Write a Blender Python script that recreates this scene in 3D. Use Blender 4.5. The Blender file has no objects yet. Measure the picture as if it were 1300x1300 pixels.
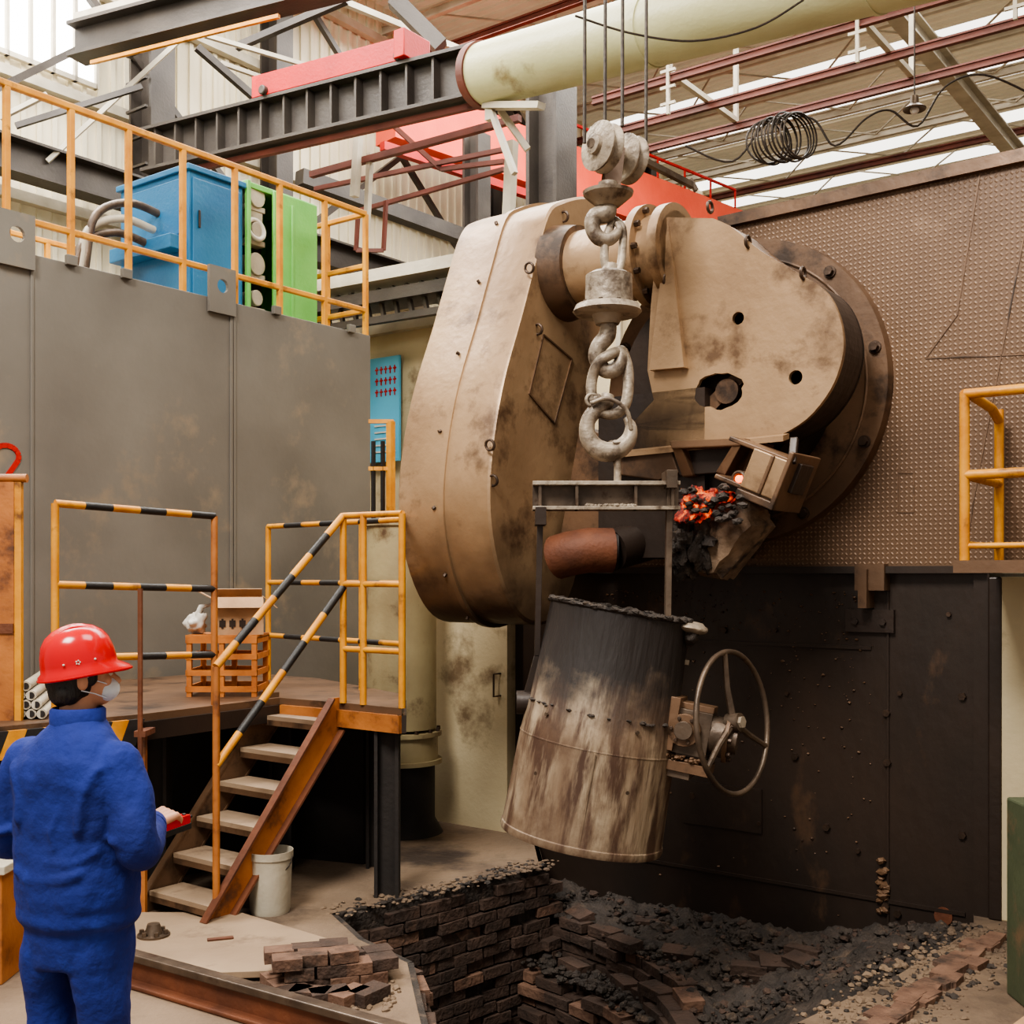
import bpy, bmesh, math, random
from mathutils import Vector, Matrix, noise, geometry
random.seed(11)
R=random.random
def rj(a): return (R()*2-1)*a
# ---------------------------------------------------------------- survey helpers
FP=1450.0; HY=730.0; CZ=1.85
TH=math.atan2(-0.597,0.802)
FM=Matrix.Translation((2.566,6.2,0))@Matrix.Rotation(TH,4,'Z')   # plant axes: x along furnace wall, y away from it
FI=FM.inverted(); ID=Matrix.Identity(4)
C=Vector((0,0,CZ))
def V(*a): return Vector(a)
def S(px,py,d): return C+Vector(((px-650)/FP,1,(HY-py)/FP))*d
def _fr(px,py):
    o=FI@C; q=FI@(C+Vector(((px-650)/FP,1,(HY-py)/FP))); return o,q-o
def Fa(px,py,a): o,d=_fr(px,py); return o+d*((a-o.x)/d.x)
def Fb(px,py,b): o,d=_fr(px,py); return o+d*((b-o.y)/d.y)
def Fz(px,py,z): o,d=_fr(px,py); return o+d*((z-o.z)/d.z)
def Fd(px,py,d): return FI@S(px,py,d)
# ---------------------------------------------------------------- materials
def lin(c): 
    return tuple((x/255/12.92 if x/255<=0.04045 else ((x/255+0.055)/1.055)**2.4) for x in c)+(1,)
def mat(name,c1,c2=None,scale=3,rough=.6,metal=0,bump=.15,bs=30,c3=None,c3t=.6,c3s=1.5,stretch=(1,1,1),emit=None,detail=6,rv=0,low_tone=None):
    m=bpy.data.materials.new(name); m.use_nodes=True; nt=m.node_tree; N=nt.nodes; L=nt.links
    b=N['Principled BSDF']; b.inputs['Roughness'].default_value=rough; b.inputs['Metallic'].default_value=metal
    tc=N.new('ShaderNodeTexCoord'); mp=N.new('ShaderNodeMapping'); mp.inputs['Scale'].default_value=stretch
    L.new(tc.outputs['Object'],mp.inputs['Vector'])
    if c2 is None: c2=tuple(x*.8 for x in c1)
    n=N.new('ShaderNodeTexNoise'); n.inputs['Scale'].default_value=scale; n.inputs['Detail'].default_value=detail
    L.new(mp.outputs[0],n.inputs['Vector'])
    r=N.new('ShaderNodeValToRGB'); r.color_ramp.elements[0].position=.32; r.color_ramp.elements[1].position=.68
    r.color_ramp.elements[0].color=lin(c1); r.color_ramp.elements[1].color=lin(c2)
    L.new(n.outputs['Fac'],r.inputs[0]); out=r.outputs[0]
    if rv:
        mr=N.new('ShaderNodeMapRange'); mr.inputs['To Min'].default_value=rough-rv; mr.inputs['To Max'].default_value=rough+rv; L.new(n.outputs['Fac'],mr.inputs['Value']); L.new(mr.outputs[0],b.inputs['Roughness'])
    if c3:
        n3=N.new('ShaderNodeTexNoise'); n3.inputs['Scale'].default_value=c3s; n3.inputs['Detail'].default_value=9; n3.inputs['Roughness'].default_value=.65
        L.new(mp.outputs[0],n3.inputs['Vector'])
        r3=N.new('ShaderNodeValToRGB'); r3.color_ramp.elements[0].position=c3t; r3.color_ramp.elements[1].position=c3t+.12
        L.new(n3.outputs['Fac'],r3.inputs[0])
        mx=N.new('ShaderNodeMixRGB'); mx.inputs[2].default_value=lin(c3)
        L.new(r3.outputs[0],mx.inputs[0]); L.new(out,mx.inputs[1]); out=mx.outputs[0]
    if low_tone:   # darker tone towards the bottom of the part: (z_start, z_full, colour)
        zc,zd,gc_=low_tone
        sp=N.new('ShaderNodeSeparateXYZ'); L.new(tc.outputs['Object'],sp.inputs[0])
        ng=N.new('ShaderNodeTexNoise'); ng.inputs['Scale'].default_value=3.5; ng.inputs['Detail'].default_value=8; L.new(tc.outputs['Object'],ng.inputs['Vector'])
        ad=N.new('ShaderNodeMath'); ad.operation='MULTIPLY_ADD'; ad.inputs[1].default_value=-.9; L.new(ng.outputs['Fac'],ad.inputs[0]); L.new(sp.outputs[2],ad.inputs[2])
        mr=N.new('ShaderNodeMapRange'); mr.inputs['From Min'].default_value=zc-.45; mr.inputs['From Max'].default_value=zd-.45; mr.inputs['To Min'].default_value=0; mr.inputs['To Max'].default_value=.9
        L.new(ad.outputs[0],mr.inputs['Value'])
        mg=N.new('ShaderNodeMixRGB'); mg.inputs[2].default_value=lin(gc_); L.new(mr.outputs[0],mg.inputs[0]); L.new(out,mg.inputs[1]); out=mg.outputs[0]
    L.new(out,b.inputs['Base Color'])
    if bump:
        nb=N.new('ShaderNodeTexNoise'); nb.inputs['Scale'].default_value=bs; nb.inputs['Detail'].default_value=4
        L.new(mp.outputs[0],nb.inputs['Vector'])
        bp=N.new('ShaderNodeBump'); bp.inputs['Strength'].default_value=bump; bp.inputs['Distance'].default_value=.02
        L.new(nb.outputs['Fac'],bp.inputs['Height']); L.new(bp.outputs[0],b.inputs['Normal'])
    if emit:
        b.inputs['Emission Color'].default_value=lin(emit[0]); b.inputs['Emission Strength'].default_value=emit[1]
    return m
M={}
M['yellow']=mat('rail_yellow_paint',(216,152,48),(188,120,34),6,.45,c3=(110,68,34),c3t=.58,c3s=5)
M['black']=mat('black_paint',(28,26,26),(40,36,34),6,.5)
M['ochre']=mat('ochre_steel',(180,114,58),(140,82,42),4,.5,c3=(88,56,38),c3t=.54,c3s=4)
M['grey']=mat('grey_tank_steel',(128,122,114),(106,100,93),.9,.42,.2,.06,25,c3=(146,130,110),c3t=.56,c3s=1.1,rv=.1)
M['cream']=mat('cream_wall_paint',(206,190,156),(182,164,130),1.2,.7,c3=(118,98,74),c3t=.56,c3s=1.5)
M['duct']=mat('duct_paint',(176,162,124),(146,130,98),2,.5,c3=(92,70,50),c3t=.55,c3s=3)
M['dust']=mat('dusty_tan_steel',(172,142,110),(140,112,84),1.6,.40,.28,.16,16,c3=(104,80,60),c3t=.52,c3s=2.4,rv=.14,low_tone=(2.25,1.55,(58,42,32)))
M['dustd']=mat('dusty_brown_steel',(118,90,68),(88,66,49),1.8,.48,.25,.14,18,c3=(56,42,33),c3t=.52,c3s=2.6,rv=.12)
M['dark']=mat('dark_sooty_steel',(62,50,43),(43,35,31),1.6,.40,.25,.18,14,c3=(92,68,50),c3t=.6,c3s=1.8,rv=.12)
M['darkwall']=mat('dark_streaked_shell',(62,49,41),(41,34,30),1.1,.42,.2,.2,12,c3=(88,66,50),c3t=.58,c3s=2.6,stretch=(1,1,.6),rv=.14)
M['soot_shade']=mat('black_soot_and_shade',(30,25,23),(42,35,31),3,.7)  # sooty parts, also black stand-ins for shade under the deck and in pipe ends
M['rust']=mat('rusty_steel',(120,72,48),(84,50,36),5,.65,.2,.2,40)
M['hook']=mat('pale_dusty_steel',(166,152,134),(124,110,95),8,.5,.3,.35,30,c3=(82,68,57),c3t=.52,c3s=8)
M['rope']=mat('wire_rope',(70,60,52),(46,40,36),60,.5,.5)
M['steel']=mat('worn_steel',(110,94,80),(74,62,53),6,.4,.5,.15,c3=(70,50,38),c3t=.56,c3s=9)
M['concrete']=mat('dusty_concrete',(134,113,92),(100,82,67),1.1,.88,0,.5,22,c3=(70,57,48),c3t=.52,c3s=.9)
M['plate']=mat('dusty_floor_plate',(160,137,112),(132,110,89),1.6,.78,.05,.15,22,c3=(98,78,62),c3t=.56,c3s=2)
M['brick']=mat('fire_brick',(126,96,78),(92,67,54),9,.9,0,.5,40,c3=(64,50,42),c3t=.53,c3s=4)
M['brickd']=mat('sooty_brick',(82,63,53),(58,45,38),7,.9,0,.6,40,c3=(98,74,60),c3t=.62,c3s=4)
M['slag']=mat('slag',(66,56,49),(42,36,32),9,.8,.0,.9,40,c3=(90,74,61),c3t=.57,c3s=6)
M['red']=mat('crane_red',(184,16,10),(164,12,8),3,.55)
M['pink']=mat('faded_orange_paint',(222,84,56),(206,70,44),2,.55)
M['pipe']=mat('pale_green_pipe',(190,188,148),(172,168,126),1.2,.4,c3=(126,110,76),c3t=.6,c3s=1.5)
M['girder']=mat('dark_girder',(72,65,59),(52,46,42),2,.5,.2)
M['beamlt']=mat('light_steel_beam',(196,187,168),(164,153,134),3,.5)
M['purlin']=mat('redbrown_purlin',(110,56,44),(84,42,33),3,.6)
M['blue']=mat('cabinet_blue',(48,116,156),(34,94,136),1.4,.4,c3=(136,180,198),c3t=.62,c3s=1.5)
M['green']=mat('cabinet_green',(124,194,96),(104,174,84),2,.45)
M['white']=mat('white_plastic',(214,208,198),(190,182,170),5,.5)
M['card']=mat('cardboard',(186,148,112),(160,124,92),6,.8)
M['orange']=mat('orange_crate_wood',(200,124,58),(170,98,42),8,.7)
M['roof']=mat('roof_sheet_self_lit',(214,202,174),(190,176,146),.8,.6,.0,.1,8,emit=((235,220,190),.14))  # faint emission added so the ceiling looks brighter
M['siding']=mat('siding_cream',(222,212,186),(200,188,160),.9,.6)
M['sky']=mat('daylight_glazing',(250,250,245),(240,240,235),1,.4,bump=0,emit=((255,253,248),6.0))
M['sky2']=mat('translucent_roof_sheet',(240,238,225),(225,222,205),1,.4,bump=0,emit=((255,250,240),2.8))
M['glow']=mat('molten_metal',(255,120,60),(255,80,30),20,.5,emit=((255,100,30),6))
M['cloth']=mat('blue_workwear_cloth',(22,42,124),(15,31,102),5,.85,0,.45,20,c3=(32,54,140),c3t=.58,c3s=7)
M['skin']=mat('skin',(206,152,122),(196,140,110),12,.55,0,.05,80)
M['hair']=mat('black_hair',(20,16,15),(34,28,26),30,.5,0,.6,90,stretch=(1,1,.2))
M['helmet']=mat('red_helmet_plastic',(204,14,26),(194,10,20),3,.18,0,.0)
M['mask']=mat('face_mask',(224,228,232),(206,212,220),20,.8)
M['boot']=mat('boot_leather',(36,30,27),(50,42,36),9,.6)
M['greenpost']=mat('green_machine_paint',(82,88,64),(66,72,53),3,.6,c3=(108,88,66),c3t=.52,c3s=4)
M['stone']=mat('burnt_refractory',(136,112,90),(92,74,60),9,.85,0,.9,20,c3=(50,41,36),c3t=.52,c3s=6)
M['poster']=mat('blue_sign_board',(92,180,212),(80,166,200),1,.4,bump=0)
M['bolt']=mat('bolt_steel',(84,66,54),(58,46,38),10,.45,.5)
def tread():
    m=mat('diamond_tread_plate',(112,86,65),(88,66,50),.9,.45,.25,0,10,c3=(128,102,80),c3t=.57,c3s=1.5,rv=.1)
    nt=m.node_tree; N=nt.nodes; L=nt.links; b=N['Principled BSDF']
    tc=N.new('ShaderNodeTexCoord'); sp=N.new('ShaderNodeSeparateXYZ'); L.new(tc.outputs['Object'],sp.inputs[0])
    def ma(op,a,bb=None):
        q=N.new('ShaderNodeMath'); q.operation=op
        for i,v in enumerate((a,bb)):
            if v is None: continue
            if isinstance(v,(int,float)): q.inputs[i].default_value=v
            else: L.new(v,q.inputs[i])
        return q.outputs[0]
    p=ma('ADD',sp.outputs[0],sp.outputs[2]); q=ma('SUBTRACT',sp.outputs[0],sp.outputs[2])
    k=118
    sa=ma('SINE',ma('MULTIPLY',p,k)); sb=ma('SINE',ma('MULTIPLY',q,k))
    h1=ma('MULTIPLY',ma('POWER',ma('MAXIMUM',sa,0.0),.5),ma('POWER',ma('MAXIMUM',sb,0.0),3.0))
    h2=ma('MULTIPLY',ma('POWER',ma('MAXIMUM',ma('MULTIPLY',sa,-1.0),0.0),3.0),ma('POWER',ma('MAXIMUM',ma('MULTIPLY',sb,-1.0),0.0),.5))
    h=ma('ADD',h1,h2)
    bp=N.new('ShaderNodeBump'); bp.inputs['Strength'].default_value=.5; bp.inputs['Distance'].default_value=.005
    L.new(h,bp.inputs['Height']); L.new(bp.outputs[0],b.inputs['Normal'])
    src=b.inputs['Base Color'].links[0].from_socket
    mx=N.new('ShaderNodeMixRGB'); mx.inputs[2].default_value=lin((164,134,108)); L.new(ma('MULTIPLY',h,.34),mx.inputs[0]); L.new(src,mx.inputs[1]); L.new(mx.outputs[0],b.inputs['Base Color'])
    return m
M['tread']=tread()
def hot():
    m=mat('hot_slag',(40,24,20),(60,32,26),9,.8,0,.8,25)
    nt=m.node_tree; N=nt.nodes; L=nt.links; b=N['Principled BSDF']
    n=N.new('ShaderNodeTexNoise'); n.inputs['Scale'].default_value=20; n.inputs['Detail'].default_value=8
    tc=N.new('ShaderNodeTexCoord'); L.new(tc.outputs['Object'],n.inputs['Vector'])
    r=N.new('ShaderNodeValToRGB'); e=r.color_ramp.elements; e[0].position=.43; e[0].color=(0,0,0,1); e[1].position=.74; e[1].color=(1,.45,.10,1)
    k=e.new(.53); k.color=(.20,.008,.003,1); k=e.new(.62); k.color=(.6,.09,.015,1)
    L.new(n.outputs['Fac'],r.inputs[0]); L.new(r.outputs[0],b.inputs['Emission Color']); b.inputs['Emission Strength'].default_value=2.0
    return m
M['hot']=hot()
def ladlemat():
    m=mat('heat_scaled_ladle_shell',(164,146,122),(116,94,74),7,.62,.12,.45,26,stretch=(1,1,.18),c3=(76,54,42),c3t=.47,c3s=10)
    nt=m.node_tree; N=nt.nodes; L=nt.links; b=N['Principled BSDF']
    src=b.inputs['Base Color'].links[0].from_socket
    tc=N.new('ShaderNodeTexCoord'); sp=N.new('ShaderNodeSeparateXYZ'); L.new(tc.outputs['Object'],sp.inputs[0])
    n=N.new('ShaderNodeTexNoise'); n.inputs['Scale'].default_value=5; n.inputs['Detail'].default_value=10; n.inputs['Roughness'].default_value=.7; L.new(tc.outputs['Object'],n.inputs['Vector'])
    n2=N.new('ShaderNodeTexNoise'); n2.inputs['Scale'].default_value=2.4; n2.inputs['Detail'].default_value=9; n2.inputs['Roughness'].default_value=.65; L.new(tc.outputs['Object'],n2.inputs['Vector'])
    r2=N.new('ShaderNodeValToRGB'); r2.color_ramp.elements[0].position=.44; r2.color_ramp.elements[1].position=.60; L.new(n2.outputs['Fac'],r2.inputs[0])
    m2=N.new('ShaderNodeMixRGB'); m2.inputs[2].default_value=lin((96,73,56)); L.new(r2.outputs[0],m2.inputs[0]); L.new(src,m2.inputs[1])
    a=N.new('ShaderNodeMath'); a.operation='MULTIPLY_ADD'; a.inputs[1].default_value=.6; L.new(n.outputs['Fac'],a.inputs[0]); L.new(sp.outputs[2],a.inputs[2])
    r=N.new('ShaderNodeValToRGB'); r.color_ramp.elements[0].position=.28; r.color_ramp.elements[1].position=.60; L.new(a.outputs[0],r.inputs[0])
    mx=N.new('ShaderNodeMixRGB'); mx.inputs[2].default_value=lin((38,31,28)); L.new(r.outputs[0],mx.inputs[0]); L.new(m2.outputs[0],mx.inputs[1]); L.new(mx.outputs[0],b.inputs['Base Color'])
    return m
M['ladle']=ladlemat()
# ---------------------------------------------------------------- mesh builder
def fr(d):
    z=d.normalized(); up=V(0,0,1) if abs(z.z)<.95 else V(1,0,0)
    x=up.cross(z).normalized(); return x,z.cross(x),z
class MB:
    def __init__(s): s.v=[];s.f=[];s.mi=[];s.ms=[];s.c=0
    def m(s,k):
        if k not in s.ms: s.ms.append(k)
        s.c=s.ms.index(k); return s
    def add(s,vs,fs):
        o=len(s.v); s.v+= [Vector(q) for q in vs]
        for f in fs: s.f.append([o+i for i in f]); s.mi.append(s.c)
    def box(s,c,d,rot=None):
        c=Vector(c); h=[x/2 for x in d]; vs=[]
        for x in(-1,1):
            for y in(-1,1):
                for z in(-1,1):
                    p=V(x*h[0],y*h[1],z*h[2]); 
                    if rot: p=rot@p
                    vs.append(c+p)
        s.add(vs,[(0,1,3,2),(4,6,7,5),(0,4,5,1),(2,3,7,6),(0,2,6,4),(1,5,7,3)])
    def bb(s,a,b): s.box([(a[i]+b[i])/2 for i in range(3)],[abs(b[i]-a[i]) for i in range(3)])
    def beam(s,p,q,w,h):
        p=Vector(p);q=Vector(q); x,y,z=fr(q-p); rot=Matrix((x,y,z)).transposed()
        s.box((p+q)/2,(w,h,(q-p).length),rot)
    def ibeam(s,p,q,w,h,t=.02):
        p=Vector(p);q=Vector(q); x,y,z=fr(q-p)
        s.beam(p,q,t,h-2*t); s.beam(p+y*(h/2-t/2),q+y*(h/2-t/2),w,t); s.beam(p-y*(h/2-t/2),q-y*(h/2-t/2),w,t)
    def ring(s,c,x,y,r,n,ry=None):
        ry=r if ry is None else ry
        return [c+x*(math.cos(2*math.pi*i/n)*r)+y*(math.sin(2*math.pi*i/n)*ry) for i in range(n)]
    def rings(s,rs,caps=True,closed=False):
        n=len(rs[0]); vs=[p for r in rs for p in r]; fs=[]; k=len(rs)
        for j in range(k if closed else k-1):
            for i in range(n): fs.append((j*n+i,j*n+(i+1)%n,((j+1)%k)*n+(i+1)%n,((j+1)%k)*n+i))
        if caps and not closed: fs.append(tuple(range(n-1,-1,-1))); fs.append(tuple((k-1)*n+i for i in range(n)))
        s.add(vs,fs)
    def cyl(s,p,q,r,r2=None,n=20,caps=True):
        p=Vector(p);q=Vector(q); x,y,z=fr(q-p); r2=r if r2 is None else r2
        s.rings([s.ring(p,x,y,r,n),s.ring(q,x,y,r2,n)],caps)
    def tube(s,pts,r,n=8,closed=False,ry=1):
        pts=[Vector(p) for p in pts]; k=len(pts); rr=r if isinstance(r,(list,tuple)) else [r]*k
        rs=[]; px=None
        for i in range(k):
            if closed: d=pts[(i+1)%k]-pts[i-1]
            else: d=pts[min(i+1,k-1)]-pts[max(i-1,0)]
            z=d.normalized()
            if px is None: x,y,_=fr(d)
            else: x=(px-z*px.dot(z)).normalized(); y=z.cross(x)
            px=x; rs.append(s.ring(pts[i],x,y,rr[i],n,rr[i]*ry))
        s.rings(rs,True,closed)
    def sph(s,c,r,sc=(1,1,1),n=16,rot=None):
        c=Vector(c); rs=[]
        k=max(6,n//2)
        for j in range(1,k):
            t=math.pi*j/k; ring=[]
            for i in range(n):
                f=2*math.pi*i/n; p=V(math.sin(t)*math.cos(f)*sc[0],math.sin(t)*math.sin(f)*sc[1],-math.cos(t)*sc[2])*r
                if rot: p=rot@p
                ring.append(c+p)
            rs.append(ring)
        vs=[p for q in rs for p in q]; fs=[]
        for j in range(k-2):
            for i in range(n): fs.append((j*n+i,j*n+(i+1)%n,(j+1)*n+(i+1)%n,(j+1)*n+i))
        b=V(0,0,-sc[2]*r); t=V(0,0,sc[2]*r)
        if rot: b=rot@b; t=rot@t
        vs+= [c+b,c+t]; B=len(vs)-2
        for i in range(n): fs.append((B,(i+1)%n,i)); fs.append((B+1,(k-2)*n+i,(k-2)*n+(i+1)%n))
        s.add(vs,fs)
    def caps(s,p,q,r,r2=None,n=12):
        r2=r if r2 is None else r2; s.cyl(p,q,r,r2,n); s.sph(p,r,n=n); s.sph(q,r2,n=n)
    def torus(s,c,axis,R_,r,n=32,k=8,ry=1):
        x,y,z=fr(Vector(axis)); c=Vector(c)
        s.tube([c+x*math.cos(2*math.pi*i/n)*R_+y*math.sin(2*math.pi*i/n)*R_*ry for i in range(n)],r,k,True)
    def prism(s,pts,vec,holes=()):
        vec=Vector(vec); loops=[[Vector(p) for p in pts]]+[[Vector(p) for p in h] for h in holes]
        flat=[p for l in loops for p in l]; tri=geometry.tessellate_polygon(loops); n=len(flat)
        fs=[tuple(t) for t in tri]+[tuple(n+i for i in reversed(t)) for t in tri]; o=0
        for l in loops:
            k=len(l)
            for i in range(k): fs.append((o+i,o+(i+1)%k,n+o+(i+1)%k,n+o+i))
            o+=k
        s.add(flat+[p+vec for p in flat],fs)
    def lathe(s,prof,mtx=ID,n=32,caps=True):
        s.rings([[mtx@V(math.cos(2*math.pi*i/n)*r,math.sin(2*math.pi*i/n)*r,h) for i in range(n)] for r,h in prof],caps)
    def rock(s,c,r,fl=.7):
        c=Vector(c); k=Matrix.Rotation(R()*6,3,'Z')
        t=(1+5**.5)/2
        vs=[(-1,t,0),(1,t,0),(-1,-t,0),(1,-t,0),(0,-1,t),(0,1,t),(0,-1,-t),(0,1,-t),(t,0,-1),(t,0,1),(-t,0,-1),(-t,0,1)]
        fs=[(0,11,5),(0,5,1),(0,1,7),(0,7,10),(0,10,11),(1,5,9),(5,11,4),(11,10,2),(10,7,6),(7,1,8),(3,9,4),(3,4,2),(3,2,6),(3,6,8),(3,8,9),(4,9,5),(2,4,11),(6,2,10),(8,6,7),(9,8,1)]
        s.add([c+k@Vector((a*(.7+.5*R()),b*(.7+.5*R()),d*fl*(.7+.5*R())))*(r/1.9) for a,b,d in vs],fs)
    def out(s,name,mtx=ID,parent=None,smooth=38,bevel=0,mods=(),recalc=True):
        me=bpy.data.meshes.new(name); me.from_pydata(s.v,[],s.f)
        for k in s.ms: me.materials.append(M[k])
        me.polygons.foreach_set('material_index',s.mi)
        if recalc:
            bm=bmesh.new(); bm.from_mesh(me); bmesh.ops.recalc_face_normals(bm,faces=bm.faces); bm.to_mesh(me); bm.free()
        if smooth:
            me.polygons.foreach_set('use_smooth',[True]*len(me.polygons)); me.set_sharp_from_angle(angle=math.radians(smooth))
        me.update(); ob=bpy.data.objects.new(name,me); bpy.context.collection.objects.link(ob); ob.matrix_world=mtx
        if parent: ob.parent=parent; ob.matrix_parent_inverse=ID
        if bevel:
            b=ob.modifiers.new('bevel','BEVEL'); b.width=bevel; b.segments=2; b.limit_method='ANGLE'; b.angle_limit=math.radians(40)
        for t,kw in mods:
            q=ob.modifiers.new(t.lower(),t)
            for a,bv in kw.items(): setattr(q,a,bv)
        return ob
def empty(name,mtx=ID):
    e=bpy.data.objects.new(name,None); bpy.context.collection.objects.link(e); e.matrix_world=mtx; e.empty_display_size=.2; return e
def smoothloop(p,k=5,closed=True):
    out=[];n=len(p)
    rng=range(n) if closed else range(n-1)
    for i in rng:
        if closed: a,b,c,d=p[i-1],p[i],p[(i+1)%n],p[(i+2)%n]
        else: a,b,c,d=p[max(i-1,0)],p[i],p[i+1],p[min(i+2,n-1)]
        for j in range(k):
            t=j/k; out.append(.5*((2*b)+(c-a)*t+(2*a-5*b+4*c-d)*t*t+(3*b-a-3*c+d)*t**3))
    if not closed: out.append(p[-1])
    return out
def stripe(mb,p,q,r=.02,seg=.2,first='yellow'):
    p=Vector(p);q=Vector(q); L=(q-p).length; n=max(1,round(L/seg))
    for i in range(n):
        mb.m('yellow' if (i%2==0)==(first=='yellow') else 'black'); mb.cyl(p.lerp(q,i/n),p.lerp(q,(i+1)/n),r,n=12,caps=(i in(0,n-1)))
def bolt(mb,c,d,r=.02,h=.02):
    d=Vector(d).normalized(); mb.cyl(Vector(c),Vector(c)+d*h,r,n=6)
def blob(mb,c,sc,rot,amp,key,n=40,fq=7):
    mb.m(key); o=len(mb.v); mb.sph(c,1,sc,n,rot)
    for i in range(o,len(mb.v)):
        p=mb.v[i]; d=(p-c).normalized(); k=noise.fractal(p*fq,1,2,4); mb.v[i]=p+d*k*amp
# ================================================================ ROOM
mb=MB(); mb.m('siding')
mb.bb((-11.2,-12,0),(-11,24.2,11)); 
for i in range(180): b=-12+i*.2; mb.bb((-11,b,0),(-10.965,b+.06,11))
mb.out('wall_left',FM,smooth=0)
mb=MB(); mb.m('siding'); mb.bb((-11.2,24,0),(22,24.2,11))
for i in range(165): a=-11+i*.2; mb.bb((a,23.96,0),(a+.06,24,11))
mb.out('wall_back',FM,smooth=0)
mb=MB()
strips=[Fz(1150,212,11).y,Fz(1150,178,11).y,Fz(1150,120,11).y,Fz(1150,60,11).y,2.2]
bs=sorted([(b-.3,b+.3) for b in strips]); cur=-5
for lo,hi in bs:
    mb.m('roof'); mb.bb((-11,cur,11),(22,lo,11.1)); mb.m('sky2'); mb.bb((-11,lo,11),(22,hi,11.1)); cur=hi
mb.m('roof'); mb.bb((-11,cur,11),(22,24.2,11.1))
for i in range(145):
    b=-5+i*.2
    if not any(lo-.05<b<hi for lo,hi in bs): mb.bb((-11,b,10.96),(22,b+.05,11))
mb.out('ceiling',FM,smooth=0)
mb=MB(); mb.m('sky'); wb0=Fa(-90,20,-10.95).y; wb1=Fa(120,20,-10.95).y; mb.bb((-10.97,wb0,7.9),(-10.93,wb1,10.6)); mb.m('beamlt')
for i in range(8): b=wb0+(wb1-wb0)*i/7; mb.bb((-10.95,b-.02,7.85),(-10.88,b+.02,10.65))
for z in(7.85,9.2,10.6): mb.bb((-10.95,wb0,z),(-10.88,wb1,z+.06))
mb.out('window_1',FM,smooth=0)
mb=MB(); mb.m('beamlt')
for z in (2,3.4,4.8,6.2,7.6,9,10.3): mb.bb((-10.96,-10,z),(-10.84,23.9,z+.12))
mb.m('girder')
for k in range(6):
    b=-6+k*5.2; mb.ibeam((-10.6,b,0),(-10.6,b,10.9),.3,.35,.03)
    mb.beam((-10.6,b,6.4),(-10.6,b+5.2,10.6),.08,.08); mb.beam((-10.6,b+5.2,6.4),(-10.6,b,10.6),.08,.08)
mb.ibeam((-10.4,-8,6.5),(-10.4,23,6.5),.3,.4,.03)
mb.out('wall_framing',FM,smooth=0)
mb=MB(); mb.m('beamlt')
for i in range(15):
    b=1.0+i*1.5; mb.m('beamlt'); mb.ibeam((-11,b,10.6),(21,b,10.6),.09,.16,.03)
    if i%3==1: mb.m('purlin'); mb.ibeam((-11,b+.3,10.15),(21,b+.3,10.15),.09,.12,.03)
mb.m('beamlt')
for i in range(14):
    b=1.0+i*1.5
    for j in range(12):
        a=-10+j*2.6; mb.beam((a,b,10.6),(a+1.3,b+1.5,10.6),.025,.025); mb.beam((a+1.3,b+1.5,10.6),(a+2.6,b,10.6),.025,.025)
mb.out('roof_purlins',FM,smooth=0)
mb=MB(); mb.m('beamlt')
p=Fz(1292,197,9.2); q=Fz(1150,25,9.2); d=(q-p); mb.ibeam(p-d*.6,q+d*.5,.22,.3,.03)
mb.out('roof_rafter',FM,smooth=0)
# ================================================================ FLOOR with pit
pit=[V(.20,7.35,0),FM@V(-3.1,.15,0),FM@V(-.10,.15,0),V(2.42,5.98,0),V(1.80,5.30,0),V(1.18,4.72,0),V(.95,4.0,0),V(-.25,4.0,0),V(-.40,4.85,0),V(-.50,5.45,0),V(-.78,5.80,0),V(-.99,6.24,0),V(-.4,6.78,0)]
mb=MB(); mb.m('concrete')
outer=[FM@V(-11.2,-12,0),FM@V(22,-12,0),FM@V(22,24.2,0),FM@V(-11.2,24.2,0)]
mb.prism(outer,(0,0,-.12),[pit]); mb.out('floor',smooth=0)
def inpoly(x,y,P):
    c=False;n=len(P)
    for i in range(n):
        a,b=P[i],P[i-1]
        if (a.y>y)!=(b.y>y) and x<(b.x-a.x)*(y-a.y)/(b.y-a.y)+a.x: c=not c
    return c
ledge=[FM@V(a,b,0) for a,b in((-3.05,-.38),(-2.7,-.42),(-2.25,-.50),(-1.85,-.62),(-1.45,-.85),(-1.1,-1.2),(-.8,-1.7),(-.62,-2.3))]
def ledge_side(x,y):
    best=9;sg=0
    for i in range(len(ledge)-1):
        a,b=ledge[i],ledge[i+1]; t=max(0,min(1,((x-a.x)*(b.x-a.x)+(y-a.y)*(b.y-a.y))/((b-a).length_squared)))
        q=a.lerp(b,t); dd=math.hypot(x-q.x,y-q.y)
        if dd<best: best=dd; sg=(b.x-a.x)*(y-a.y)-(b.y-a.y)*(x-a.x)
    return best if sg>0 else -best
def slope_z(x,y):
    q=FI@V(x,y,0); dist=max(0,-q.y)
    z=-.28-.17*dist
    m=max(0,min(1,(q.x+1.15)/1.0)); m=m*m*(3-2*m)
    return z*(1-m)+(-.07-.06*max(0,-q.x*.6))*m
pit_e=empty('brick_lined_casting_pit')
mb=MB(); mb.m('slag'); NX,NY=160,170
vs=[];fs=[]
for j in range(NY+1):
    for i in range(NX+1):
        x=-1.2+3.9*i/NX; y=3.9+4.4*j/NY; nn=noise.fractal(V(x*4,y*4,0),1,2,5); n2=noise.fractal(V(x*14,y*14,3),1,2,4)
        l=ledge_side(x,y); t=max(0,min(1,(l-.02)/.05)); t2=max(0,min(1,(l+.30)/.05)); top=slope_z(x,y)+.06*nn+.03*n2
        low=-1.05+.1*nn; mid=min(top-.30,-.62+.05*nn+.02*n2)
        z=low*(1-t2)+mid*t2; z=z*(1-t)+top*t
        if not inpoly(x,y,pit): z=min(z,-.07)
        vs.append((x,y,min(z,.0)))
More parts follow.
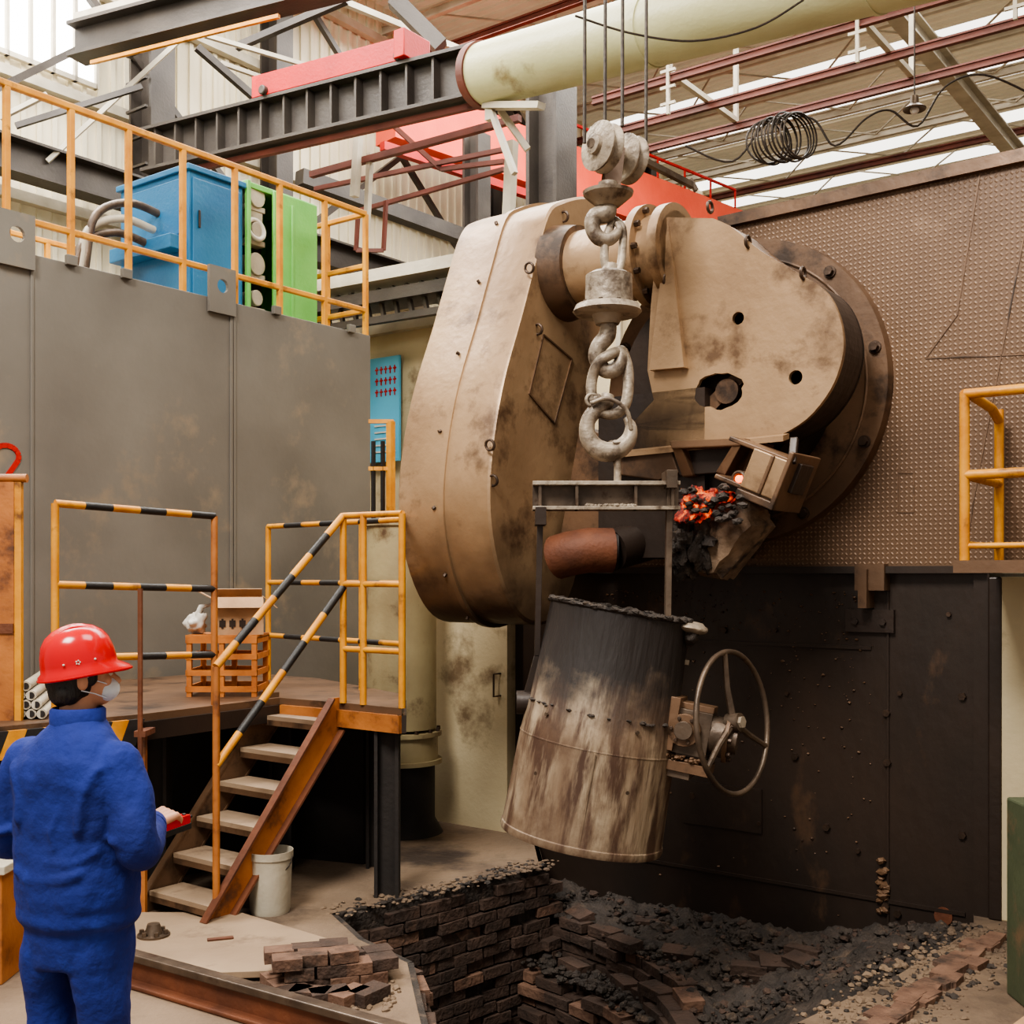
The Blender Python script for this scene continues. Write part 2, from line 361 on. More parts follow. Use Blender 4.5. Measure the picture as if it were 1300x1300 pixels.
for j in range(NY):
    for i in range(NX): a=j*(NX+1)+i; fs.append((a,a+1,a+NX+2,a+NX+1))
mb.add(vs,fs); mb.out('slag_bed',ID,pit_e,smooth=60,recalc=False)
def course_wall(mb,P,z0,z1f,key,jit=.03,miss=.06,inset=.05,other=.2):
    h=.07
    for i in range(len(P)-1):
        a,b=P[i],P[i+1]; d=(b-a); L=d.length; d.normalize(); nrm=V(-d.y,d.x,0); ang=math.atan2(d.y,d.x); c=0; z=z0+h/2
        while z<.0:
            s=-.12*(c%2)
            while s<L:
                p=a+d*(s+.115)
                if z<z1f(p)-.02 and R()>miss:
                    pp=p+nrm*(rj(jit)+inset)
                    mb.m(key if R()>other else ('brick' if key!='brick' else 'brickd'))
                    mb.box((pp.x,pp.y,z+rj(.005)),(.215+rj(.012),.11+rj(.015),.060),Matrix.Rotation(ang+rj(.09),3,'Z')@Matrix.Rotation(rj(.05),3,'X')@Matrix.Rotation(rj(.03),3,'Y'))
                s+=.236
            z+=h; c+=1
mb=MB(); P=[pit[0],pit[12],pit[11]]
course_wall(mb,P,-1.1,lambda p:-.04,'brickd',inset=.015,other=.15,jit=.016,miss=.05)
course_wall(mb,[pit[11],pit[10],pit[9],pit[8],pit[7]],-1.1,lambda p:-.04,'brickd',inset=.015,other=.35,jit=.016)
mb.m('slag')
for a,b in((pit[0],pit[12]),(pit[12],pit[11]),(pit[11],pit[10]),(pit[10],pit[9]),(pit[9],pit[8]),(pit[8],pit[7]),(pit[5],pit[6]),(pit[0],pit[1])):
    d=(b-a).normalized(); mb.prism([a,b,b+V(0,0,-1.15),a+V(0,0,-1.15)],V(-d.y,d.x,0)*.03)
for i in range(420):
    t=R(); a,b=(P[0],P[1]) if R()<.5 else (P[1],P[2]); p=a.lerp(b,t)+V(rj(.10)+.01,rj(.10)+.02,0); mb.m('concrete' if R()<.7 else 'slag'); mb.rock((p.x,p.y,rj(.008)),.006+R()*.020,.5)
mb.out('brick_wall',ID,pit_e,smooth=0,bevel=.010)
mb=MB()
course_wall(mb,ledge,-1.1,lambda p:slope_z(p.x,p.y)+.04,'brickd',jit=.035,miss=.08,inset=0.03,other=.2)
low=[p+V(-.14,-.24,0) for p in ledge[:-1]]
course_wall(mb,low,-1.1,lambda p:-.58,'brickd',jit=.035,miss=.1,inset=0,other=.2)
course_wall(mb,[p+V(-.05,-.10,0) for p in ledge[:-1]],-.80,lambda p:-.50+.05*math.sin(p.x*9),'brickd',jit=.04,miss=.35,inset=0,other=.2)
for i in range(12):
    a=-2.5+R()*1.7; b=-.2-R()*.9; p=FM@V(a,b,0)
    if ledge_side(p.x,p.y)<.05: continue
    mb.m('brickd'); mb.box((p.x,p.y,slope_z(p.x,p.y)+.0+rj(.02)),(.2,.11,.06),Matrix.Rotation(TH+rj(.6),3,'Z')@Matrix.Rotation(rj(.2)+.1,3,'X'))
for i in range(1800):
    a=-2.95+R()*2.75; b=-.02-R()*1.25; p=FM@V(a,b,0)
    if ledge_side(p.x,p.y)<0: continue
    mb.m('slag' if R()<.8 else 'brickd'); mb.rock((p.x,p.y,slope_z(p.x,p.y)+.008+rj(.015)),.008+R()*R()*.042)
for i in range(420):
    t=R()*6.0; k=int(t); p=ledge[k].lerp(ledge[k+1],t-k)+V(-.02-R()*.18,-.03-R()*.24,0); mb.m('slag'); mb.rock((p.x,p.y,-.575+rj(.015)),.01+R()*.03)
mb.out('collapsed_rubble',ID,pit_e,smooth=0,bevel=.008)
mb=MB()
dv=V(.40,.17,0); nv=V(-.39,.92,0)*.12
for l in range(3):
    for r_ in range(2):
        for i in range(4-(l==2)):
            p=V(-1.0,5.04,0)+dv*((i+.5*(l%2))/3.6)*1.05+nv*r_
            mb.m('brick' if R()<.6 else 'brickd'); mb.box((p.x+rj(.012),p.y+rj(.012),.03+l*.056),(.13,.10,.053),Matrix.Rotation(.40+rj(.22),3,'Z')@Matrix.Rotation(rj(.05),3,'X'))
for i in range(5):
    mb.m('brick' if i%2 else 'brickd'); mb.box((-.96+i*.085,4.95+rj(.03),.03),(.17,.10,.055),Matrix.Rotation(.6+rj(.9),3,'Z'))
mb.m('concrete')
for i in range(200): mb.rock((-.82+rj(.32),5.05+rj(.2),.004),.008+R()*.016)
mb.out('loose_brick_pile',smooth=0,bevel=.010)
mb=MB()
a,b=V(1.25,4.6,0),V(2.42,5.95,0)
for i in range(46):
    t=R(); p=a.lerp(b,t)+V(.10,-.1,0)+V(rj(.05),rj(.05),0)
    mb.m('brick'); mb.box((p.x,p.y,.008+R()*.008),(.13,.08,.035),Matrix.Rotation(.85+rj(.12),3,'Z')@Matrix.Rotation(rj(.06),3,'X'))
for i in range(1000):
    t=R(); p=a.lerp(b,t)+V(.06,-.06,0)+V(rj(.22),rj(.22),0); mb.m('concrete' if R()<.75 else 'slag'); mb.rock((p.x,p.y,.002),.006+R()*R()*.026)
mb.out('brick_debris_edge',smooth=0,bevel=.006)
mb=MB(); mb.m('plate')
q=[V(-2.05,6.1,0.02),V(-1.45,6.10,.02),V(-.84,5.60,.02),V(-.70,5.40,.02),V(-1.06,5.20,.02),V(-1.35,5.17,.02),V(-1.95,5.55,.02)]
mb.prism(q,(0,0,.03)); mb.m('rust'); mb.beam(V(-1.5,5.62,.055),V(-1.38,5.66,.055),.03,.01); mb.out('floor_steel_plate',bevel=.003,smooth=0)
mb=MB(); mb.m('card')
mb.prism([V(1.62,4.2,.01),V(2.9,5.5,.01),V(3.05,5.35,.01),V(1.85,4.1,.01)],(0,0,.03)); mb.m('plate'); mb.prism([V(2.05,4.2,.01),V(3.1,5.2,.01),V(3.3,5.0,.01),V(2.25,4.0,.01)],(0,0,.03))
mb.out('timber_planks',smooth=0,bevel=.005)
mb=MB(); mb.m('rust')
p,q=V(-2.45,5.66,0),V(-.36,4.29,0); mb.beam(p+V(0,0,.012),q+V(0,0,.012),.13,.02)
mb.beam(p+V(0,0,.065),q+V(0,0,.065),.018,.10); mb.m('steel'); mb.beam(p+V(0,0,.125),q+V(0,0,.125),.065,.035)
mb.out('steel_track_rail',smooth=0,bevel=.006)
mb=MB(); mb.m('steel'); c=S(195,1203,5.7); c.z=0.0; mb.cyl(c,c+V(0,0,.06),.08); mb.cyl(c+V(0,0,.06),c+V(0,0,.11),.045,.03)
for i in range(6): t=i*math.pi/3; bolt(mb,c+V(math.cos(t)*.06,math.sin(t)*.06,.06),(0,0,1),.012,.02)
mb.out('floor_bolt_flange')
# ================================================================ FURNACE
fur=empty('holding_furnace')
def fout(mb,n,**k): return mb.out(n,FM,fur,**k)
mb=MB(); mb.m('darkwall'); mb.bb((-3.1,0,-1),(0,2.6,1.86))
for px in(1128,): p=Fb(px,900,0); mb.bb((p.x-.006,-.012,-.3),(p.x+.006,0,1.8))
mb.bb((-1.95,-.012,1.42),(-.62,0,1.44)); mb.bb((-2.95,-.012,-.02),(-.1,0,.0))
for (x0,y0,x1,y1) in((868,990,968,1058),):
    p=Fb(x0,y0,0);q=Fb(x1,y1,0); mb.bb((p.x,-.015,q.z),(q.x,0,p.z))
mb.bb((-3.1,-.08,1.86),(0.02,.3,1.90))
mb.bb((-.05,-.03,-.3),(0.03,.02,1.86))
mb.m('bolt')
for px,py in((893,930),(1143,880),(1222,884),(1127,968),(1126,905),(1125,1150),(965,1045),(880,1010),(1090,1080),(1140,1160),(1222,1060),(1205,780),(920,800),(985,800),(1050,1050),(1000,880),(1010,960)):
    bolt(mb,Fb(px,py,0),(0,-1,0),.022 if R()<.6 else .014,.02)
mb.m('dustd')
for i in range(420):
    a=-.6-R()*1.9; z=1.75-R()*R()*2.0; mb.rock((a,-.005,z),.003+R()*R()*.012)
for i in range(16):   # crusty drips below the disc
    p=Fb(1122+rj(4),1090+R()*70,0); mb.rock((p.x,-.01,p.z),.02+R()*.02)
mb.m('dustd'); p=Fb(1110,745,0); mb.bb((p.x-.08,-.10,p.z-.02),(p.x+.09,0,p.z+.13)); mb.bb((p.x-.05,-.13,p.z-.12),(p.x-.0,-.0,p.z+.1)); mb.m('dark'); mb.bb((p.x-.16,-.03,p.z-.26),(p.x+.12,0,p.z-.13))
for k in(-.1,.06): bolt(mb,(p.x+k,-.03,p.z-.2),(0,-1,0),.02,.02)
mb.m('rust'); q=Fb(1198,1163,0); mb.cyl(q,q+V(0,-.01,0),.05,n=18)
p=Fb(1100,1215,0); mb.m('dark'); mb.bb((p.x-.12,-.1,p.z-.1),(p.x+.06,0,p.z+.12))
fout(mb,'lower_shell',smooth=30)
mb=MB(); mb.m('tread')
pts=[V(-2.25,-.03,1.9),V(1.6,-.03,1.9),V(1.6,-.03,4.08),V(-1.55,-.03,4.02),V(-1.75,-.03,3.9)]
mb.prism(pts,(0,2.7,0))
mb.m('dustd'); mb.prism([V(-1.56,-.07,4.0),V(1.6,-.07,4.06),V(1.6,-.07,4.13),V(-1.56,-.07,4.07)],(0,.3,0))
def seam(p,q,w=.007): mb.beam(p,q,w,w)
for (x0,y0,x1,y1) in((1300,300,1235,640),(1235,640,1225,720),(1245,215,1215,400),(1175,455,1300,450),(1215,400,1175,455)): seam(Fb(x0,y0,-.032),Fb(x1,y1,-.032))
for (x0,y0,x1,y1) in((1140,600,1160,600),(1160,600,1160,650),(1160,650,1140,650),(1140,650,1140,600)): seam(Fb(x0,y0,-.032),Fb(x1,y1,-.032),.006)
fout(mb,'tread_plate_hull',smooth=20)
cc=Fb(945,500,0); mb=MB(); mb.m('dustd')
Y=V(0,1,0); mb.cyl(V(cc.x,-.03,cc.z),V(cc.x,-.10,cc.z),.93,.92,n=72)
mb.torus(V(cc.x,-.10,cc.z),Y,.80,.010,72,6)
mb.m('dark'); mb.cyl(V(cc.x,-.10,cc.z),V(cc.x,-.46,cc.z),.62,.60,n=48)
mb.m('bolt')
for i in range(10):
    t=i*2*math.pi/10+.2; c=V(cc.x+math.cos(t)*.865,-.10,cc.z+math.sin(t)*.865); mb.cyl(c,c+V(0,-.012,0),.036,n=16); bolt(mb,c+V(0,-.012,0),(0,-1,0),.026,.028)
fout(mb,'mounting_flange')
# nose cover
mb=MB(); B=-.75
arc=[(905,277),(930,289),(965,318),(1010,345),(1044,366),(1061,390),(1070,422),(1069,455),(1054,495),(1024,532),(985,556)]
op=[Fb(x,y,B) for x,y in arc]; op=smoothloop(op,4,False)
op=op+[Fb(x,y,B) for x,y in((880,562),(788,572),(800,540),(830,508),(822,470),(826,390),(836,290),(846,276))]
def circ(px,py,r,rz=None,n=20,jit=0):
    c=Fb(px,py,B); rz=rz or r; return [V(c.x+math.cos(2*math.pi*i/n)*(r+rj(jit)),B,c.z+math.sin(2*math.pi*i/n)*(rz+rj(jit))) for i in range(n)]
mb.m('dust'); mb.prism(op,(0,.03,0),[circ(937,404,.035),circ(1010,479,.038),circ(912,496,.15,.10,26,.012)])
rim=[p+V(0,.03,0) for p in op]
k=len(smoothloop([Fb(x,y,B) for x,y in arc],4,False))
for i in range(k-1):
    a,b=rim[i],rim[i+1]; mb.m('dark' if i>14 else 'dustd')
    mb.add([a,b,b+V(0,.28,0),a+V(0,.28,0)],[(0,1,2,3)])
mb.m('dustd')
for i in range(k-1,len(rim)):
    a,b=rim[i],rim[(i+1)%len(rim)]; mb.add([a,b,b+V(0,.28,0),a+V(0,.28,0)],[(0,1,2,3)])
mb.m('soot_shade'); mb.prism([p+V(0,.28,0) for p in op],(0,.02,0))
mb.m('dust'); mb.prism([Fb(848,278,B-.005),Fb(868,466,B-.06),Fb(824,470,B-.06)],(0,.06,0))
mb.prism([Fb(788,572,B),Fb(1002,550,B),Fb(1002,550,B)+V(0,-.08,-.02),Fb(788,572,B)+V(0,-.08,-.02)],(0,0,-.03))
mb.m('dark'); c=Fb(912,496,B); mb.cyl(V(c.x,B+.2,c.z),V(c.x,B+.12,c.z),.17,n=24)
mb.m('dustd'); mb.beam(V(c.x-.15,B+.1,c.z-.12),V(c.x+.12,B+.1,c.z+.1),.07,.08); mb.cyl(V(c.x+.03,B+.04,c.z+.0),V(c.x+.03,B+.14,c.z),.07,n=20)
mb.m('bolt')
for px,py in((950,312),(1020,352),(846,360),(902,268)): c=Fb(px,py,B); mb.torus(c+V(0,-.005,.02),(1,0,0),.03,.009,16,6)
fout(mb,'nose_cover',smooth=30,recalc=False)
mb=MB(); B2=-.80
def quadbox(pts,dep,key): mb.m(key); mb.prism([Fb(x,y,B2) for x,y in pts],(0,dep,0))
quadbox([(785,578),(850,566),(862,600),(835,610),(780,602)],.4,'dustd')
quadbox([(850,563),(940,560),(918,600),(862,604)],.35,'dark')
mb.m('dustd'); mb.prism([Fb(850,560,B2-.1),Fb(945,556,B2-.1),Fb(940,566,B2-.1),Fb(852,570,B2-.1)],(0,.4,0))
mb.prism([Fb(852,566,B2-.09),Fb(864,566,B2-.09),Fb(880,604,B2-.02),Fb(866,606,B2-.02)],(0,.2,0))
mb.prism([Fb(946,556,B2-.1),Fb(934,558,B2-.1),Fb(908,600,B2-.06),Fb(920,604,B2-.06)],(0,.25,0))
mb.m('dark'); mb.prism([Fb(862,600,B2+.1),Fb(935,600,B2+.1),Fb(950,650,B2+.1),Fb(862,660,B2+.1)],(0,.2,0))
fout(mb,'mouth_bracket',smooth=0,bevel=.008)
mb=MB()
c=Fb(970,598,-.90); ax=(Fb(1040,622,-.9)-Fb(930,578,-.9)).normalized(); up=ax.cross(Y).normalized()
if up.z<0: up=-up
Lh=.185;hh=.105;dp=.15
rot=Matrix((ax,Y,up)).transposed()
mb.m('dustd'); mb.box(c+up*hh,(2*Lh,2*dp,.025),rot); mb.box(c-up*hh,(2*Lh,2*dp,.025),rot); mb.box(c+Y*dp,(2*Lh,.025,2*hh),rot)
mb.m('dust'); mb.box(c-Y*dp+ax*.08,(2*Lh-.16,.025,2*hh),rot); mb.m('dustd'); mb.box(c+ax*Lh,(.025,2*dp+.06,2*hh+.10),rot)
mb.box(c-Y*(dp+.015)+ax*Lh*.5,(.02,.02,2*hh),rot)
mb.m('dark'); mb.box(c+ax*(Lh+.02)+up*.03,(.03,.16,.16),rot); mb.beam(c+ax*(Lh+.01)+up*.1-Y*dp,c+ax*(Lh-.05)+up*.22-Y*.1,.04,.03)
mb.m('dustd'); mb.box(c-up*(hh+.03)+ax*.08-Y*dp,(.22,.04,.04),rot)
fout(mb,'spout_box',smooth=0,bevel=.006)
mb=MB(); mb.m('glow'); g=Fb(938,608,-1.04); mb.sph(g,.020,n=16); mb.sph(g+V(.015,.02,.0),.022,n=12)
mb.m('steel'); mb.torus(g+V(0,.0,0),(.1,1,0),.036,.010,20,8); mb.m('dustd'); mb.cyl(g+V(0,.02,0),g+V(.06,.25,.03),.04,n=16)
fout(mb,'tap_hole')
mb=MB()
la=[(866,640),(905,622),(952,646),(960,666),(905,735),(865,728),(842,700),(848,672)]
base=[Fb(x,y,-.95) for x,y in la]
mb.m('stone'); nlay=9; rs=[]
dense=[]
for i in range(len(base)):
    a,b=base[i],base[(i+1)%len(base)]
    for j in range(5): dense.append(a.lerp(b,j/5))
cen=sum(dense,V(0,0,0))/len(dense)
for l in range(nlay):
    t=l/(nlay-1); sc_=1-.35*abs(t-.5)**2*1.6
    rs.append([cen+(p-cen)*sc_+V(0,.02+t*.30,0)+(p-cen).normalized()*noise.noise((p+V(0,t,0))*9)*.035 for p in dense])
mb.rings(rs); blob(mb,Fb(866,692,-.97),(.075,.10,.17),None,.10,'slag',60,12); blob(mb,Fb(893,690,-.93),(.05,.08,.15),None,.08,'slag',50,14)
blob(mb,Fb(884,642,-.99),(.095,.09,.07),None,.08,'hot',64,13); blob(mb,Fb(905,632,-.95),(.095,.11,.04),None,.06,'hot',64,13)
mb.m('slag')
for i in range(40): p=Fb(868+R()*75,618+R()*45,-1.06+rj(.03)); mb.rock(p,.012+R()*.022)
fout(mb,'slag_launder',smooth=30)
ac=Fb(782,335,-.6); mb=MB(); mb.m('dust'); mb.cyl(V(-2.34,-.6,ac.z),V(-1.54,-.6,ac.z),.235,n=40)
mb.m('dustd'); mb.cyl(V(-2.36,-.6,ac.z),V(-2.20,-.6,ac.z),.30,.27,n=40); mb.m('dust'); mb.cyl(V(-1.75,-.6,ac.z),V(-1.70,-.6,ac.z),.30,n=40); mb.cyl(V(-1.60,-.6,ac.z),V(-1.54,-.6,ac.z),.28,n=40)
mb.m('bolt')
for i in range(12): t=i*math.pi/6; bolt(mb,V(-1.70,-.6+math.cos(t)*.27,ac.z+math.sin(t)*.27),(1,0,0),.018,.03)
mb.m('dark'); mb.bb((-2.0,-.75,1.95),(-1.3,-.1,2.9)); mb.m('dustd'); mb.prism([V(-2.3,-.72,2.05),V(-1.7,-.72,2.05),V(-1.55,-.72,2.5),V(-2.15,-.72,2.75)],(0,.5,0))
fout(mb,'tilt_axle')
A0=-2.347; A1=-3.05
ho=[(697,270),(715,255),(745,249),(768,260),(778,300),(772,380),(760,440),(750,520),(742,600),(738,680),(728,745),(705,786),(675,792),(650,768),(630,712),(621,640),(626,560),(640,480),(662,400),(680,330)]
base=smoothloop([Fa(x,y,A0) for x,y in ho],4); cen=sum(base,V(0,0,0))/len(base)
def sc(p,k): return cen+(p-cen)*k
mb=MB(); mb.m('dust')
def lay(a,k): return [V(a,sc(p,k).y,sc(p,k).z) for p in base]
mb.rings([lay(A0+.0,.985),lay(A0-.015,1.0),lay(A0-.33,1.0),lay(A0-.332,1.018),lay(A0-.37,1.018),lay(A0-.372,1.0),lay(A1+.015,1.0),lay(A1,.985)])
for s_,e_ in(((672,500),(690,425)),((690,425),(726,456)),((726,456),(704,538)),((704,538),(672,500))):
    mb.m('dustd'); mb.beam(Fa(*s_,A0+.003),Fa(*e_,A0+.003),.010,.010)
mb.m('bolt')
for px,py in((683,418),(672,340),(622,565),(700,305),(716,275),(626,610)): mb.torus(Fa(px,py,A0+.01),(0,1,.2),.03,.008,14,6)
L_=lay(A0-.36,1.02)
for i in range(0,len(base),5): p=L_[i]; bolt(mb,p+V(-.05,0,0)-(p-cen)*.018,p-cen,.011,.02)
fout(mb,'chain_drive_housing',smooth=30)
mb=MB(); mb.m('rust'); p=Fd(722,703,6.6)
mb.tube([p+V(-.08,0,-.02),p+V(0,0,.0),p+V(.1,.05,.02),p+V(.2,.15,.02)],.13,20); mb.m('soot_shade'); mb.cyl(p+V(.2,.15,.02),p+V(.23,.17,.02),.11); mb.m('dark'); mb.tube([p+V(.2,.15,.02),p+V(.3,.5,.1),p+V(.35,.9,.2)],.12,18); fout(mb,'drain_stub')
# ================================================================ right
mb=MB(); mb.m('cream'); mb.bb((.06,-.05,0),(2.6,.7,1.84)); mb.m('dark'); mb.bb((.03,-.06,0),(.1,.1,1.84)); mb.out('concrete_column',FM,bevel=.01,smooth=0)
mb=MB(); mb.m('dustd'); mb.bb((.07,-.85,1.86),(2.6,-.06,1.92)); mb.m('yellow')
a0,b0,z0=.11,-.80,1.92
for a,b in((a0,b0),(a0,-.15),(1.0,b0),(2.0,b0)): mb.cyl((a,b,z0),(a,b,2.72),.024,n=12)
for z in(2.72,2.33): mb.cyl((a0,b0,z),(2.5,b0,z),.024,n=12)
mb.cyl((a0,b0,1.99),(2.5,b0,1.99),.014); 
mb.tube([(a0,b0,2.72),(a0,b0+.1,2.73),(a0,-.3,2.71),(a0,-.15,2.66)],.024,12); mb.cyl((a0,b0,2.33),(a0,-.15,2.33),.022); mb.cyl((a0,b0,2.0),(a0,-.15,2.0),.014)
mb.out('service_platform_railing',FM)
mb=MB(); mb.m('greenpost'); c=S(1345,1290,4.85); mb.bb((c.x-.14,c.y-.15,0),(c.x+.35,c.y+.2,.87)); mb.bb((c.x-.12,c.y-.17,.1),(c.x+.3,c.y-.15,.8)); mb.out('green_machine_base',bevel=.015,smooth=0)
# ================================================================ left: cream walls, duct
mb=MB(); mb.m('cream'); mb.bb((-4.7,.05,0),(-3.28,.5,2.3)); mb.m('dark'); mb.bb((-3.28,.15,0),(-3.1,.5,2.3)); mb.m('bolt'); mb.tube([(-3.34,.05,.98),(-3.34,-.03,.98),(-3.34,-.03,1.14),(-3.34,.05,1.14)],.008,6); mb.out('cabin_wall',FM,smooth=0)
mb=MB(); mb.m('cream'); mb.bb((-9.5,2.6,0),(-1.9,2.8,4.45)); mb.m('beamlt'); 
for a in(-5.2,-4.5,-3.9): mb.bb((a,2.55,2.5),(a+.05,2.6,4.45))
mb.bb((-9.5,2.5,4.45),(-1.9,2.8,4.55)); mb.out('wall_partition',FM,smooth=0)
mb=MB(); p=Fb(470,457,2.54); q=Fb(509,585,2.54); mb.m('poster'); mb.bb((p.x-.3,2.51,q.z),(q.x,2.54,p.z))
mb.m('red')
for i in range(3):
    for j in range(5):
        z=p.z-.14-i*.12; a=q.x-.06-j*.065; mb.bb((a-.022,2.502,z),(a+.022,2.51,z+.018)); mb.bb((a-.006,2.502,z-.04),(a+.006,2.51,z+.04))
mb.m('white')
for i in range(5): mb.bb((q.x-.35,2.502,q.z+.1+i*.07),(q.x-.05-.05*(i%2),2.51,q.z+.115+i*.07))
mb.out('safety_notice_board',FM,smooth=0)
dc=Fd(510,1040,8.25); dc.z=0
mb=MB(); mb.m('duct'); mb.lathe([(.25,.75),(.25,2.24)],Matrix.Translation(dc)); mb.cyl(dc+V(0,0,2.20),dc+V(0,0,2.25),.27,n=32)
mb.m('dustd'); mb.lathe([(.24,.50),(.24,.62)],Matrix.Translation(dc)); mb.m('duct')
for z in(.50,.70): mb.cyl(dc+V(0,0,z),dc+V(0,0,z+.03),.29,n=32)
mb.cyl(dc+V(0,0,.53),dc+V(0,0,.70),.262,n=32)
mb.m('bolt')
for i in range(14): t=i*math.pi/7; bolt(mb,dc+V(math.cos(t)*.27,math.sin(t)*.27,.73),(0,0,1),.014,.025)
mb.m('soot_shade'); mb.lathe([(.30,0),(.24,.1),(.24,.5)],Matrix.Translation(dc)); mb.out('exhaust_duct',FM)
# ================================================================ grey tank
tk=empty('grey_steel_tank'); TA=-5.67; ZT=4.05
mb=MB(); mb.m('grey'); mb.bb((-9.4,-7.5,0),(TA,1.14,ZT))
for px in(40,): p=Fa(px,500,TA); mb.bb((TA,p.y-.012,0),(TA+.012,p.y+.012,ZT)); 
p=Fa(295,500,TA); mb.m('grey'); mb.bb((TA,p.y-.03,0),(TA+.012,p.y+.03,ZT)); mb.m('dark'); mb.bb((TA,p.y-.004,0),(TA+.014,p.y+.004,ZT)); mb.m('grey')
for px in(90,160,350,445): p=Fa(px,400,TA); mb.bb((TA,p.y-.05,ZT-.02),(TA+.04,p.y+.03,ZT+.05))
mb.out('tank_shell',FM,tk,smooth=0,bevel=.01)
mb=MB(); mb.m('grey')
for px,py in((18,345),(279,405)):
    p=Fa(px,py,TA); w=.13; z0=ZT-.12; z1=ZT+.25; cz=ZT+.1; lo=[V(TA+.01,p.y-w,z0),V(TA+.01,p.y+w,z0),V(TA+.01,p.y+w,z1),V(TA+.01,p.y-w,z1)]
    mb.prism(lo,(.03,0,0),[[V(TA+.01,p.y+math.cos(i*.393)*.055,cz+math.sin(i*.393)*.055) for i in range(16)]])
mb.out('lifting_lugs',FM,tk,smooth=0)
mb=MB(); mb.m('red'); c=Fa(8,592,TA+.004); w=.09
pl=[c+V(0,math.cos(t)*w,math.sin(t)*w*.8+.07) for t in [math.radians(160-i*25) for i in range(9)]]+[c+V(0,-w,-.2),c+V(0,w*1.1,-.2)]
for a,b in zip(pl,pl[1:]): mb.beam(a,b,.006,.035) if abs((b-a).normalized().z)<.95 else mb.beam(a,b,.035,.006)
mb.out('number_marking',FM,tk)
mb=MB(); mb.m('yellow'); RA=TA-.06; zr=ZT+1.13; bs_=[Fa(px,300,RA).y for px in(-70,8,90,163,232,298,355,412,464)]
for b in bs_: mb.beam((RA,b,ZT),(RA,b,zr),.045,.045)
for z,r in((zr,.024),(ZT+.24,.022)): mb.beam((RA,bs_[0],z),(RA,bs_[-1],z),2*r,2*r)
be=bs_[-1]
for z in(zr,ZT+.24,ZT+.65): mb.beam((RA,be,z),(RA-2.4,be,z),.045,.045)
for a in(-.5,-1.3,-2.4): mb.beam((RA+a,be,ZT),(RA+a,be,zr),.045,.045)
RB=-8.9
for px in(-40,10,40,60,100): b=Fa(px,250,RB).y; mb.beam((RB,b,ZT),(RB,b,zr),.05,.05)
for z in(zr,ZT+.6,ZT+.24): mb.beam((RB,Fa(-60,250,RB).y,z),(RB,Fa(105,250,RB).y,z),.05,.05)
mb.out('top_guardrail',FM,tk,smooth=0,bevel=.008)
CA=TA-.5; b1=Fa(240,380,CA).y; b2=Fa(308,390,CA).y; b3=Fa(345,400,CA).y; b4=Fa(400,405,CA).y; zt=Fa(240,208,CA).z
mb=MB(); mb.m('blue'); aw=.95
mb.prism([V(CA,b1,ZT),V(CA-aw,b1,ZT),V(CA-aw,b1,zt-.05),V(CA,b1,zt)],(0,b2-b1,0))
mb.bb((CA-aw-.03,b1-.03,zt-.05),(CA+.03,b2+.02,zt)); mb.bb((CA,b1+.03,ZT+.05),(CA+.015,b2-.03,zt-.1)); mb.bb((CA-aw+.05,b1-.015,ZT+.65),(CA-.05,b1,zt-.1)); mb.bb((CA-aw+.05,b1-.15,ZT+.5),(CA-.05,b1,ZT+.62))
mb.m('dark'); mb.bb((CA+.015,b1+.08,ZT+.7),(CA+.03,b1+.1,ZT+.85)); mb.out('blue_electrical_cabinet',FM,smooth=0,bevel=.01)
mb=MB(); mb.m('green'); zg=Fa(345,240,CA).z
mb.bb((CA-.7,b2+.03,ZT),(CA-.65,b4,zg)); mb.bb((CA-.7,b4-.03,ZT),(CA,b4,zg-.05)); mb.bb((CA-.7,b2+.03,zg-.05),(CA,b4,zg)); mb.bb((CA-.7,b2+.03,ZT),(CA,b4,ZT+.06))
mb.bb((CA,b3,ZT+.04),(CA+.03,b4,zg-.02)); mb.bb((CA-.02,b3+.2,ZT+.1),(CA+.045,b3+.23,zg-.1))
mb.beam((CA+.01,b2+.05,ZT),(CA+.01,b2+.05,zg),.04,.04)
mb.m('dark'); mb.bb((CA-.3,b2+.05,ZT+.05),(CA-.25,b3+.1,zg-.05)); mb.m('beamlt')
bm_=(b2+b3)/2
for i in range(4): mb.cyl((CA-.20,bm_,ZT+.25+i*.3),(CA-.02,bm_+.02,ZT+.25+i*.3),.10 if i%2 else .07,n=16); mb.bb((CA-.15,b2+.08,ZT+.12+i*.3),(CA-.04,b3-.04,ZT+.17+i*.3))
mb.bb((CA-.2,b2+.1,zg-.45),(CA-.05,b3-.06,zg-.2)); mb.m('white'); mb.torus((CA-.02,bm_,ZT+.85),(1,0,.2),.09,.022); mb.out('green_control_cabinet',FM,smooth=30,bevel=.006)
mb=MB(); 
for k,(px,py) in enumerate(((150,272),(140,292),(132,310))):
    s0=Fa(px,py,CA-.4); mb.m('steel' if k!=1 else 'beamlt'); mb.tube(smoothloop([s0+V(0,.42,.1),s0+V(0,.1,.12),s0+V(0,-.2,-.05),s0+V(.02,-.3,-.4),V(s0.x,s0.y-.32-.08*k,ZT)],6,False),.034,10)
mb.out('cable_hoses',FM)
